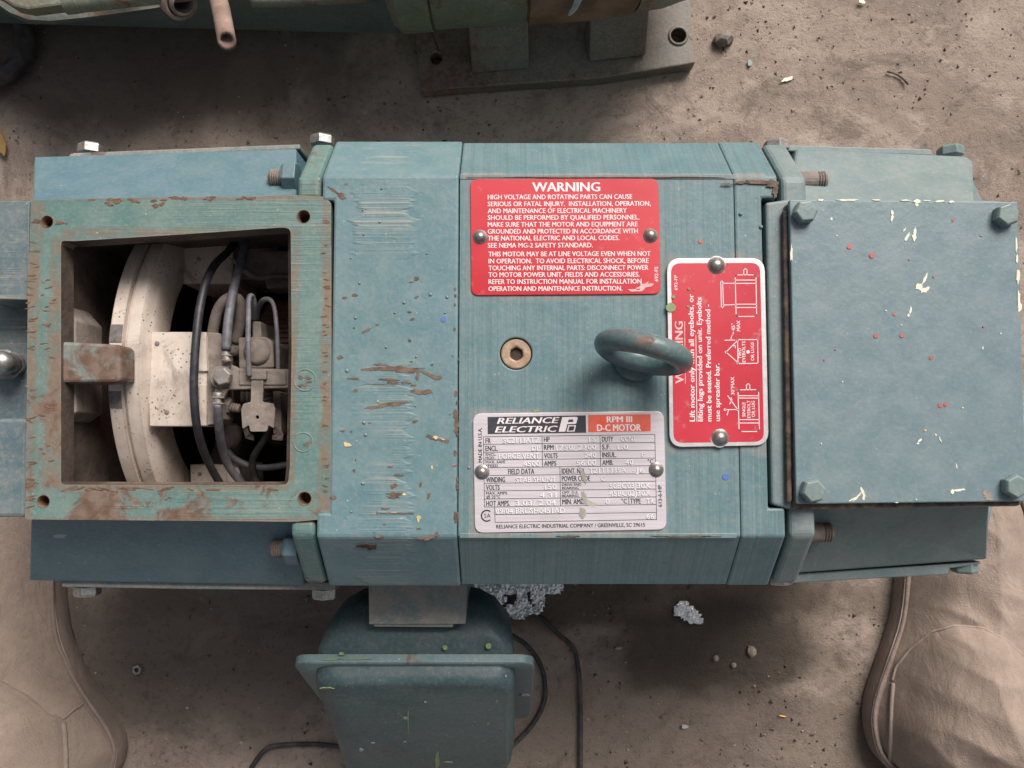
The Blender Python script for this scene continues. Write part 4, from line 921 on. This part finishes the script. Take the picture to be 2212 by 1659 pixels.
for q in ((380, 1175, 38, 13), (650, 1200, 22, 26), (830, 1170, 40, 18), (1080, 1265, 18, 20), (1120, 1390, 20, 16), (890, 1430, 18, 16)):
    blob(None, c2(*q[:2]), q[2] * .342, q[3] * .342, 0, None, None, jag=.4, n=18, th=.00012, plane=(P(66, 1112, ZP0), pnl), mb=m2)
m2.build("pale_smears", 'pale', motor, kind='stuff')

# --- conduit box on the near side
xl = P(632, 1420, .2).x; xr = P(1155, 1420, .2).x; xm = (xl + xr) / 2
O = Vector((xm, -.1425, .2)); Vv = Vector((0, -.52, -.854)).normalized(); Nv = Vector((0, -.854, .52)).normalized(); Uv = Vector((1, 0, 0))
def loc(u, v, n): return O + Uv * u + Vv * v + Nv * n
def rrect(u0, u1, v0, v1, r, n=6):
    return round_poly([(u0, v0), (u1, v0), (u1, v1), (u0, v1)], r, n)
def loft(name, secs, mat, parent, capa=True, capb=True, smooth=True, es=40, bevel=0):
    v = []; f = []; n = len(secs[0])
    for s in secs: v += s
    for j in range(len(secs) - 1):
        for i in range(n): f.append((j * n + i, j * n + (i + 1) % n, (j + 1) * n + (i + 1) % n, (j + 1) * n + i))
    if capa: f.append(tuple(range(n)))
    if capb: f.append(tuple((len(secs) - 1) * n + i for i in range(n)))
    o = link(name, md(v, f), mat, parent, smooth=smooth, bevel=bevel)
    if es:
        q = o.modifiers.new("split", 'EDGE_SPLIT'); q.split_angle = R(es)
    return o
hw = (xr - xl) / 2
def sec(u0, u1, v0, v1, r, n_, nb_=0): # nb_: extra offset at the bottom
    return [loc(a, b, n_ + nb_ * (b - v0) / (v1 - v0)) for a, b in rrect(u0, u1, v0, v1, r)]
w2 = hw - .0125
cbox = loft("conduit_box_cover", [sec(-w2, w2, .004, .148, .016, .001), sec(-w2 + .0006, w2 - .0006, .0045, .147, .016, .009, .018), sec(-w2 + .003, w2 - .003, .0065, .145, .016, .0135, .026), sec(-w2 + .006, w2 - .006, .0095, .142, .014, .0152, .030)], 'box', motor)
loft("conduit_box_rim", [sec(-hw, hw, -.001, .15, .012, -.0028), sec(-hw, hw, -.001, .15, .012, .0022), sec(-hw + .0008, hw - .0008, -.0002, .149, .012, .0030)], 'boxrim', motor)
# body behind the rim
def bsec(y, z1_, z0_, u0, u1, r): return [Vector((xm + a, y, b)) for a, b in rrect(u0, u1, z1_, z0_, r)]
def rim_sec(u, v0, v1, r, n_): return [loc(a, b, n_) for a, b in rrect(-u, u, v0, v1, r)]
loft("conduit_box_body", [rim_sec(w2, .004, .146, .014, 0), [p + Vector((0, .010, 0)) for p in rim_sec(w2 - .0005, .004, .146, .014, 0)], [Vector((xm + a, y_, z_)) for (a, b), (y_, z_) in zip(rrect(-w2 + .004, w2 - .004, 0, .075, .016), [(-.128 + .0 * b, .197 - b) for a, b in rrect(-w2 + .004, w2 - .004, 0, .075, .016)])], [Vector((xm + a, -.112, .188 - b)) for a, b in rrect(-w2 + .014, w2 - .014, 0, .050, .018)], [Vector((xm + a, -.106, .180 - b)) for a, b in rrect(-w2 + .024, w2 - .024, 0, .035, .015)]], 'box', motor)
slab("conduit_neck", pz(round_poly([(796, 1255), (1009, 1255), (1006, 1348), (797, 1349)], [0, 0, 3, 3]), .208), .12, 'neck', motor, bevel=.001)
slab("neck_lip", pz([(806, 1345), (980, 1346), (978, 1355), (808, 1354)], .206), .01, 'neck', motor, bevel=.0006)
hexhead("box_screw", P(1133, 1503, .135), Vector((0, -.9, .35)), .0048, .006, 'zinc', motor)
m = MB(); plc = (loc(0, 0, .0043), Nv)
m2 = MB()
for q in ((420, 655, 18, 9), (340, 690, 70, 5), (500, 688, 90, 4)): blob(None, cE(*q[:2]), q[2] * .342, q[3] * .342, .2015, None, None, jag=.35, n=16, th=.0002, mb=m2)
for q in ((1350, 605, 18, 18), (1075, 615, 15, 15)): blob(None, cE(*q[:2]), q[2] * .342, q[3] * .342, .1995, None, None, jag=.1, n=16, th=.0006, mb=m2)
m2.build("lime_paint_marks", 'lime', motor, kind='stuff')
m2 = MB(); fp = loc(0, .0095, .0152); fn = (loc(0, .142, .0452) - fp).cross(Vector((1, 0, 0))).normalized()
if fn.z < 0: fn = -fn
for q in ((1025, 1330, 14, 60), (842, 1080, 4, 80), (330, 872, 40, 5), (1400, 955, 7, 9), (1348, 1097, 7, 7), (1100, 1340, 30, 4)): blob(None, cE(*q[:2]), q[2] * .342, q[3] * .342, 0, None, None, jag=.35, n=14, th=.0002, plane=(fp, fn), mb=m2)
for q in ((825, 1060, 14, 10), (545, 1262, 12, 8), (950, 960, 8, 6), (660, 825, 6, 5), (820, 1212, 10, 4), (620, 1218, 12, 3)): blob(None, cE(*q[:2]), q[2] * .342, q[3] * .342, 0, None, None, jag=.35, n=14, th=.0002, plane=(fp, fn), mb=m2, mi=1)
m2.build("paint_marks", ['lime', 'pale'], cbox, kind='stuff')

# ------------------------------------------------------------------ things on the ground round the motor
def on_ground(pts, z=.004): return [P(a, b, z) for a, b in pts]
cb = tube("power_cable", on_ground([(1100, 1310), (1154, 1328), (1175, 1338), (1202, 1366), (1233, 1393), (1245, 1420), (1252, 1478), (1254, 1547), (1254, 1620), (1255, 1700), (1258, 1780)]), .0021, 'cableblk', n=10)
tag(cb, "long black cable running from the foil straight down to the lower picture edge", "cable")
cb = tube("power_cable", on_ground([(1070, 1350), (1112, 1376), (1137, 1393), (1161, 1424), (1175, 1461), (1176, 1513), (1154, 1560), (1120, 1598), (1079, 1629), (1000, 1660), (900, 1650), (800, 1625), (713, 1610), (660, 1607), (610, 1609), (578, 1616), (555, 1640), (540, 1665)]), .0021, 'cableblk', n=10)
tag(cb, "black cable looping round the conduit box and out at its left side", "cable")
def inside(p, poly):
    c = False; j = len(poly) - 1
    for i in range(len(poly)):
        if ((poly[i][1] > p[1]) != (poly[j][1] > p[1])) and (p[0] < (poly[j][0] - poly[i][0]) * (p[1] - poly[i][1]) / (poly[j][1] - poly[i][1]) + poly[i][0]): c = not c
        j = i
    return c
def foil(name, poly, holes, step, z, amp, label, seed):
    rnd = random.Random(seed); xs = [p[0] for p in poly]; ys = [p[1] for p in poly]; idx = {}; v = []; f = []
    def vert(i, j):
        if (i, j) not in idx:
            idx[(i, j)] = len(v); a = min(xs) + i * step + rnd.uniform(-.35, .35) * step; b = min(ys) + j * step + rnd.uniform(-.35, .35) * step
            v.append(P(a, b, z + rnd.uniform(0, amp) + amp * 1.5 * (noise.noise(Vector((a * .05, b * .05, seed))) + .5)))
        return idx[(i, j)]
    for i in range(int((max(xs) - min(xs)) / step) + 1):
        for j in range(int((max(ys) - min(ys)) / step) + 1):
            c = (min(xs) + (i + .5) * step, min(ys) + (j + .5) * step)
            if inside(c, poly) and not any(inside(c, h) for h in holes):
                a, b, c_, d = vert(i, j), vert(i + 1, j), vert(i + 1, j + 1), vert(i, j + 1)
                f += [(a, b, c_), (a, c_, d)] if rnd.random() < .5 else [(a, b, d), (b, c_, d)]
    o = link(name, md(v, f), 'foil'); s = o.modifiers.new("thick", 'SOLIDIFY'); s.thickness = .0004
    return tag(o, label, "foil")
foil("foil_sheet", [cE(*q) for q in [(1080, 150), (1850, 150), (1812, 235), (1815, 262), (1780, 282), (1700, 285), (1708, 350), (1680, 400), (1600, 408), (1580, 440), (1500, 445), (1455, 375), (1380, 330), (1290, 335), (1080, 345)]],
     [[cE(*q) for q in [(1450, 290), (1500, 270), (1530, 280), (1525, 330), (1450, 360), (1430, 345), (1470, 320)]], [cE(*q) for q in [(1590, 265), (1604, 268), (1640, 355), (1622, 350), (1590, 300)]]], 5.5, .02, .0016,
     "torn sheet of crumpled silver foil sticking out from under the motor", 3)
foil("foil_scrap", [cF(*q) for q in [(1100, 430), (1120, 400), (1160, 380), (1205, 385), (1210, 415), (1255, 430), (1290, 480), (1300, 505), (1320, 520), (1300, 535), (1240, 548), (1200, 530), (1150, 495), (1105, 485)]], [], 5.2, .002, .0016, "small loose scrap of crumpled silver foil on the oily patch", 9)
# hexagon nut
m = MB(); c = P(299, 1445, .0005); revolve([(.0022, 0), (.0048, 0), (.0048, .0032), (.0042, .0040), (.0022, .0040)], c, Vector((0, 0, 1)), 6, m, closed=True, rot=.35)
tag(m.build("hex_nut", 'zinc', bevel=.0002), "small loose hexagon nut lying on the concrete at the lower left", "nut")
def rock(name, px, py, rx, ry, h, mat, label, cat, seed, group=None):
    rnd = random.Random(seed); bm = bmesh.new(); bmesh.ops.create_icosphere(bm, subdivisions=2, radius=1)
    c = P(px, py, 0); s = .73 / 1720
    for v in bm.verts:
        k_ = 1 + .28 * noise.noise(v.co * 1.7 + Vector((seed, 0, 0)))
        v.co = Vector((c.x + v.co.x * rx * s * k_, c.y + v.co.y * ry * s * k_, max(-.0005, h * .4 + v.co.z * h * .6 * k_)))
    me = bpy.data.meshes.new(name); bm.to_mesh(me); bm.free(); o = link(name, me, mat); return tag(o, label, cat, group)
rock("stone", 1622, 1406, 10, 12, .005, 'stone', "largest pale stone on the oily patch below the motor", "stone", 1)
rock("stone", 1546, 1421, 6, 7, .003, 'stone', "small pale pebble left of the largest stone on the oily patch", "stone", 2)
rock("stone", 1584, 1436, 6, 6, .003, 'stone', "small round pebble just below the largest stone on the oily patch", "stone", 3)
rock("stone", 1336, 1399, 8, 4, .003, 'stone', "flat pinkish pebble between the long cable and the foil scrap", "stone", 5)
rock("rubble_lump", 1560, 90, 24, 17, .012, 'oldfoot', "dark dirty lump of rubble beside the foot plate of the old machine", "rubble", 6)
rock("rubble_lump", 1440, 12, 8, 8, .006, 'gasket', "small dark clod beside the far edge of the old machine", "rubble", 8)
for a, b, rx, ry, rot, lb in ((1700, 172, 13, 4, -.3, "white paper scrap on the bare concrete right of the old machine"), (1862, 5, 9, 4, .3, "white scrap at the top picture edge"), (1620, 136, 6, 6, 0, "small pale blue scrap below the rubble lump"), (1479, 1569, 7, 4, 0, "tiny shiny foil crumb below the oily patch")):
    o = blob("litter_scrap", (a, b), rx, ry, .0022, 'aluEdge' if lb.startswith("tiny") else ('pale' if 'blue' in lb else 'white'), None, rot=rot, jag=.3, th=.0006); tag(o, lb, "litter")
o = blob("dry_leaf", (4, 312), 10, 24, .006, 'leaf', None, rot=-.15, jag=.2, th=.0008); tag(o, "dry yellow brown leaf at the left picture edge", "leaf")
tag(tube("wire_snippet", on_ground([(1681, 1545), (1690, 1547), (1699, 1548)], .002), .0006, 'copper', n=6, sub=2), "bright copper wire snippet near the right boot", "wire")
tag(tube("twig", on_ground([(1916, 155), (1935, 160), (1952, 172), (1962, 183)], .003), .0009, 'gasket', n=6, sub=3), "thin dark curved twig on the bare concrete at the upper right", "twig")
# grit
def grit(name, nn, seed, mats, smin, smax, dens, label):
    rnd = random.Random(seed); m = MB()
    tet = [Vector((1, 0, 0)), Vector((-.5, .86, 0)), Vector((-.5, -.86, 0)), Vector((.1, .1, .9)), Vector((-.1, 0, -.5))]
    fc = [(0, 1, 3), (1, 2, 3), (2, 0, 3), (1, 0, 4), (2, 1, 4), (0, 2, 4)]; c = 0
    while c < nn:
        x = rnd.uniform(-.5, .5); y = rnd.uniform(-.34, .44)
        if noise.noise(Vector((x * 9 + seed, y * 9, 0))) + .35 < rnd.random() * dens: continue
        s = smin + (smax - smin) * rnd.random() ** 4; a = rnd.uniform(0, 6.28); e = rnd.uniform(.6, 1.3)
        m.add([Vector((x + s * e * (p.x * math.cos(a) - p.y * math.sin(a)), y + s * (p.x * math.sin(a) + p.y * math.cos(a)), s * .25 + s * p.z * rnd.uniform(.5, .9))) for p in tet], fc, rnd.randrange(len(mats))); c += 1
    o = m.build(name, mats, kind='stuff'); o['label'] = label
grit("grit", 9500, 5, ['stone', 'gasket', 'ground', 'cork', 'ground', 'stone', 'ground', 'dkrust'], .00035, .0024, 1.0, "loose grit and crumbs strewn over the concrete")

# black rubber ring at the left edge
m = MB(); c = P(-22, 92, .012); v = []; f = []
for i in range(56):
    a = 2 * math.pi * i / 56
    for j in range(14):
        b = 2 * math.pi * j / 14; rr = .034 + .0075 * math.cos(b); v.append(c + Vector((rr * math.cos(a), rr * math.sin(a) * 1.05, .010 * math.sin(b))))
for i in range(56):
    for j in range(14): f.append((i * 14 + j, i * 14 + (j + 1) % 14, ((i + 1) % 56) * 14 + (j + 1) % 14, ((i + 1) % 56) * 14 + j))
m.add(v, f); tag(m.build("rubber_ring", 'cableblk', smooth=True), "black rubber ring half in view at the upper left picture edge", "ring")

# ------------------------------------------------------------------ old machine at the top edge
old = empty("old_machine", (P(1150, -60, 0).x, P(1150, -60, 0).y, 0), "rusty green and brown old machine on a flat foot plate along the top edge", "machine")
def oslab(name, pts, th, mat, bevel=.003, seg=3): return slab(name, k(pts), th, mat, old, bevel=bevel, seg=seg)
plate_holes("foot_plate", [(885, -40), (896, 73), (911, 196), (1300, 168), (1502, 136), (1497, 90), (1490, -40)], [circ(942, 126, 13), circ(1465, 78, 17)], .016, .0155, 'oldfoot', old, bevel=.0012)
m = MB(); revolve([(.0072, -.004), (.0095, -.001), (.0095, .0008), (.0082, .0016), (.0072, .0014)], P(1465, 78, .016), Vector((0, 0, 1)), 24, m, closed=True); m.build("hole_collar", 'oldfoot', old, smooth=True)
def leg(pts, mat, z1_, z0_=.0165):
    b_ = [P(a, b, z0_) for a, b in pts]; t_ = [Vector((q.x, q.y + .0, z1_)) for q in b_]
    m = MB(); m.add(t_ + b_, [(0, 1, 2, 3), (7, 6, 5, 4), (0, 4, 5, 1), (1, 5, 6, 2), (2, 6, 7, 3), (3, 7, 4, 0)]); m.build("foot_leg", mat, old, bevel=.002)
def leg2(q4, mat):
    m = MB(); t_ = [P(*q) for q in q4]; b_ = [Vector((q.x, q.y, .0164)) for q in t_]
    m.add(t_ + b_, [(0, 1, 2, 3), (7, 6, 5, 4), (0, 4, 5, 1), (1, 5, 6, 2), (2, 6, 7, 3), (3, 7, 4, 0)]); m.build("foot_leg", mat, old, bevel=.002)
leg2([(1006, 0, .085), (1020, 157, .020), (1143, 146, .020), (1141, -10, .085)], 'oldfoot'); leg2([(1275, -20, .085), (1273, 132, .020), (1396, 117, .020), (1408, -30, .085)], 'oldfoot')
def gb(name, poly, z, th, mat, bev=.004): 
    return slab(name, pz(poly, z), th, mat, old, bevel=bev, seg=3)
aa = Vector((math.cos(R(5.0)), math.sin(R(5.0)), 0))
def axis_through(px, py, rad, zc):
    rr = ray(px, py); nn = rr.cross(aa).normalized(); x = P(px, py, zc).x; o = Vector((0, 0, CZ)); best = None
    for sg in (1, -1):
        y = (sg * rad - nn.x * x - nn.z * (zc - CZ)) / nn.y
        if best is None or y > best: best = y
    return Vector((x, best, zc))
AXO = axis_through(1000, 60, .085, .125)
def ax_at(px, py): x = P(px, py, .105).x; return (x - AXO.x) / aa.x
def body(name, prof, mat, n=44):
    m = MB(); revolve([(r, ax_at(px, 55)) for px, r in prof], AXO, aa, n, m); o = m.build(name, mat, old, smooth=True)
    q = o.modifiers.new("split", 'EDGE_SPLIT'); q.split_angle = R(35); return o
body("end_bell", [(822, .03), (824, .070), (832, .080), (850, .0865), (914, .0865)], 'oldgreen')
body("barrel", [(918, .0845), (922, .0855), (1060, .0855), (1118, .0850), (1119, .083)], 'oldgreen')
body("band_joint", [(912, .0835), (1126, .0835)], 'oldrust')
body("terminal_housing", [(1123, .085), (1125, .0875), (1240, .0880), (1356, .0862), (1362, .080)], 'oldrust', 14)
tube("barrel_rib", k([(1235, -40, .208), (1250, -12, .200), (1243, 14, .188), (1230, 32, .168)]), [.004, .003, .0022, .001], 'pale', old, n=8)
body("drum", [(1358, .060), (1360, .0845), (1420, .0835), (1480, .078), (1520, .066), (1540, .05), (1545, .02)], 'oldgreen')
# left hand part
loft("gear_housing", [[P(a, b, z) for a, b, z in q] for q in (
    [(-80, -60, .10), (-10, 5, .10), (20, 26, .10), (60, 42, .10), (110, 45, .10), (200, 36, .10), (330, 18, .10), (400, 5, .10), (400, -100, .10)],
    [(-80, -60, .07), (-12, 8, .07), (20, 32, .07), (62, 52, .07), (110, 53, .07), (200, 44, .07), (335, 22, .07), (404, 8, .07), (404, -100, .07)],
    [(-80, -60, .02), (0, 8, .02), (30, 28, .02), (70, 44, .02), (120, 44, .02), (200, 36, .02), (330, 14, .02), (390, 0, .02), (390, -100, .02)])], 'oldblue', old, es=50)
slab("housing_lip", k([(-80, -50, .128), (30, -40, .128), (250, -30, .128), (250, -2, .128), (150, 9, .128), (60, 20, .128), (30, 14, .128), (-10, -12, .128), (-80, -40, .128)]), .012, 'oldgreen', old, bevel=.003)
tube("green_bar", k([(148, 6, .145), (170, 6, .145), (300, -8, .145), (430, -22, .145)]), .0072, 'oldgreen', old, n=18)
tube("green_bar_collar", k([(142, 8, .145), (152, 7, .145), (172, 4, .145)]), .0080, 'oldgreen', old, n=18)
m = MB(); ax = Vector((.55, -.75, -.15)).normalized(); c = P(382, 2, .13)
pf = [(.0095, -.03), (.0095, -.004)]
for i in range(5): pf += [(.0088, i * .0014 - .003), (.0096, i * .0014 - .0023)]
pf += [(.0072, .006), (.0068, -.02)]
revolve([(.0125, -.012), (.0132, -.010), (.0132, .0010), (.0122, .0024), (.0100, .0024), (.0098, -.012)], P(388, 6, .14), Vector((.45, -.5, .35)), 30, m, closed=True); m.build("threaded_gland", 'pipe', old, smooth=True)
m = MB(); revolve(pf, P(390, 4, .14), Vector((.45, -.5, .35)), 26, m); m.build("gland_thread", 'gunk', old)
# pipe stub
a_ = P(462, -40, .165); b_ = P(478, 22, .185); e_ = P(490, 88, .196)
v = []; dirs = (e_ - b_).normalized()
rings = [(a_, .0062), (b_, .0063), (e_ - dirs * .001, .0064), (e_, .0062), (e_ - dirs * .0002, .0041), (e_ - dirs * .012, .0040)]
x_, y_, z_ = basis(dirs); m = MB(); v = []; f = []; n = 26
tilt = Vector((0, -.35, 1)).normalized()
for i, (p, r) in enumerate(rings):
    nrm = dirs if i < 2 else (dirs + Vector((0, 0, 1.6))).normalized()
    xx, yy, zz = basis(nrm, Vector((1, 0, 0)))
    for j in range(n):
        a = 2 * math.pi * j / n; jit = 1 + (.07 * (j % 2) if i == 3 else 0); v.append(p + xx * (r * jit * math.cos(a)) + yy * (r * jit * math.sin(a)))
for i in range(len(rings) - 1):
    for j in range(n): f.append((i * n + j, i * n + (j + 1) % n, (i + 1) * n + (j + 1) % n, (i + 1) * n + j))
f.append(tuple((len(rings) - 1) * n + j for j in range(n)))
m.add(v, f); m.build("pipe_stub", 'pipe', old, smooth=True)
tube("pipe_run", [P(200, -90, .12), P(330, -70, .14), P(430, -60, .16), P(464, -44, .166), P(466, -30, .168)], .0066, 'pipe', old, n=16)
gb("rear_housing", [(-300, -90), (830, -60), (830, -420), (-300, -420)], .12, .10, 'oldblue')
tube("base_tube", [P(545, 0, .11), P(640, -2, .11), P(760, -10, .11), P(835, -18, .11)], .006, 'oldgreen', old, n=14)

# ------------------------------------------------------------------ the photographer's boots
person = empty("person", (0, P(1100, 1700, 0).y, 0), "person standing astride the near side of the motor in taupe suede boots", "person")
def mirror_px(p): return (p[0], p[1])
import numpy as np
def segdist(pts, poly):
    A = np.array(poly); B = np.roll(A, -1, axis=0); d = np.full(len(pts), 1e9)
    for a, b in zip(A, B):
        ab = b - a; t = np.clip(((pts - a) @ ab) / max(ab @ ab, 1e-12), 0, 1); d = np.minimum(d, np.hypot(*(pts - a - t[:, None] * ab).T))
    return d
def inpoly(pts, poly):
    A = np.array(poly); B = np.roll(A, -1, axis=0); c = np.zeros(len(pts), bool)
    for a, b in zip(A, B):
        if a[1] == b[1]: continue
        c ^= ((a[1] > pts[:, 1]) != (b[1] > pts[:, 1])) & (pts[:, 0] < (b[0] - a[0]) * (pts[:, 1] - a[1]) / (b[1] - a[1]) + a[0])
    return c
def boot(outl, qpoly, seams, seed):
    o0 = [P(a, b, 0) for a, b in outl]; n = len(o0); dn = []
    for i in range(n):
        p0, p1, p2, p3 = o0[i - 1], o0[i], o0[(i + 1) % n], o0[(i + 2) % n]
        for j in range(4):
            t = j / 4; t2 = t * t; t3 = t2 * t
            dn.append(.5 * ((2 * p1) + (-p0 + p2) * t + (2 * p0 - 5 * p1 + 4 * p2 - p3) * t2 + (-p0 + 3 * p1 - 3 * p2 + p3) * t3))
    cen = sum(dn, Vector()) / len(dn); op = [(p.x, p.y) for p in dn]
    def lay(z, s_):
        out = []
        for p in dn:
            d = (p - cen); L = d.length; q = cen + d * ((L - s_) / L); q.z = z; out.append(q)
        return out
    qp = None
    def height(pts):
        pts = np.array(pts, float).reshape(-1, 2); d = segdist(pts, op); ins = inpoly(pts, op); d = np.where(ins, d, 0) - .0045
        u = np.clip(d / .034, 0, 1); z = .017 + .041 * np.sin(u * np.pi / 2) ** .85 + .010 * np.clip((d - .03) / .03, 0, 1)
        if qp is None: return z, d
        dq = segdist(pts, qp); iq = inpoly(pts, qp)
        z += np.where(iq, np.clip(dq / .0012, 0, 1) * .0040 + .052 * (1 - np.exp(-dq / .055)), 0) * np.clip(u * 2.5, 0, 1)
        for i, (x, y) in enumerate(pts):
            w1 = noise.noise(Vector((x * 22 + seed, y * 34 + x * 14, 1))); w2 = noise.noise(Vector((x * 60, y * 46 - x * 30, seed)))
            z[i] += (.0034 * (abs(w1) * -1.6 + .4) + .0011 * w2) * u[i]
        return z, d
    def settle(a, b):
        z_ = .05
        for _ in range(8): z_ = .5 * z_ + .5 * float(height([tuple(P(a, b, z_).xy)])[0][0])
        return P(a, b, z_)
    qp = [tuple(settle(a, b).xy) for a, b in qpoly]
    xs = [p[0] for p in op]; ys = [p[1] for p in op]; st = .0015
    X_ = np.arange(min(xs), max(xs) + st, st); Y_ = np.arange(min(ys), max(ys) + st, st)
    G = np.array([(x, y) for y in Y_ for x in X_]); z, d = height(G); nx_ = len(X_); ok = d > -.001; vid = -np.ones(len(G), int); v = []; f = []
    for i in np.nonzero(ok)[0]: vid[i] = len(v); v.append((G[i][0], G[i][1], float(z[i])))
    for j in range(len(Y_) - 1):
        for i in range(nx_ - 1):
            q = [vid[j * nx_ + i], vid[j * nx_ + i + 1], vid[(j + 1) * nx_ + i + 1], vid[(j + 1) * nx_ + i]]
            if min(q) >= 0: f.append(q)
    b = link("boot", md(v, f), 'suede', person, smooth=True)
    loft("sole", [lay(-.0003, .004), lay(.004, .001), lay(.018, .000), lay(.0225, .002)], 'welt', b, es=50)
    w_ = lay(.0238, .0042); tube("welt", w_ + [w_[0]], .0018, 'welt', b, n=8, sub=1)
    w_ = lay(.0228, .0018); tube("welt_stitching", w_ + [w_[0]], .0007, 'seam', b, n=6, sub=1)
    for pts, rd, mt in seams:
        w3 = []
        for i in range(len(pts) - 1):
            for t in (0, .25, .5, .75): w3.append(settle(pts[i][0] * (1 - t) + pts[i + 1][0] * t, pts[i][1] * (1 - t) + pts[i + 1][1] * t))
        w3.append(settle(*pts[-1])); zz, _ = height([(p.x, p.y) for p in w3])
        tube("stitched_seam", [Vector((p.x, p.y, float(h) + rd * .3)) for p, h in zip(w3, zz)], rd, mt, b, n=8, sub=2)
    return b
outl_r = [(2060, 985), (1985, 1020), (1945, 1100), (1930, 1200), (1915, 1320), (1885, 1420), (1860, 1500), (1857, 1560), (1880, 1625), (1950, 1675), (2060, 1695), (2170, 1670), (2215, 1590), (2225, 1480), (2215, 1350), (2200, 1200), (2185, 1090), (2140, 1010)]
arc_r = [(2215, 1425), (2175, 1385), (2120, 1356), (2060, 1352), (2010, 1366), (1965, 1402), (1935, 1440), (1927, 1470)]
edge_r = [(1929, 1475), (1926, 1510), (1924, 1560), (1921, 1640), (1916, 1700)]
boot(outl_r, [(2500, 1560), (2300, 1480)] + arc_r + edge_r + [(1900, 1900), (2500, 1900)],
     [(arc_r, .0012, 'seam'), (edge_r, .0020, 'seam')], 3.3)
outl_l = [(110, 985), (40, 1010), (-10, 1080), (-30, 1200), (-50, 1350), (-60, 1480), (-50, 1600), (0, 1680), (100, 1715), (200, 1705), (262, 1665), (282, 1610), (266, 1560), (222, 1495), (188, 1430), (160, 1345), (148, 1250), (150, 1120), (145, 1020)]
arc_l = [(-60, 1462), (0, 1471), (52, 1499), (82, 1522), (105, 1544), (136, 1553)]
edge_l = [(138, 1560), (141, 1585), (143, 1620), (144, 1665), (146, 1700)]
boot(outl_l, [(-400, 1440)] + arc_l + edge_l + [(150, 1900), (-400, 1900)],
     [(arc_l, .0008, 'welt'), (edge_l, .0020, 'seam'), ([(136, 1553), (160, 1533), (182, 1518)], .0014, 'suede')], 8.1)
for c0_, c1_ in (((2230, 1960, .07), (2250, 2060, .15)), ((-160, 2010, .07), (-170, 2110, .15))):
    a, b = P(*c0_), P(*c1_); tube("trouser_leg", [a - Vector((0, 0, .03)), a, (a + b) / 2, b], [.046, .047, .048, .05], 'trouser', person, n=28)

bpy.context.view_layer.update()
for o in COL.objects:
    if '_w' in o: del o['_w']
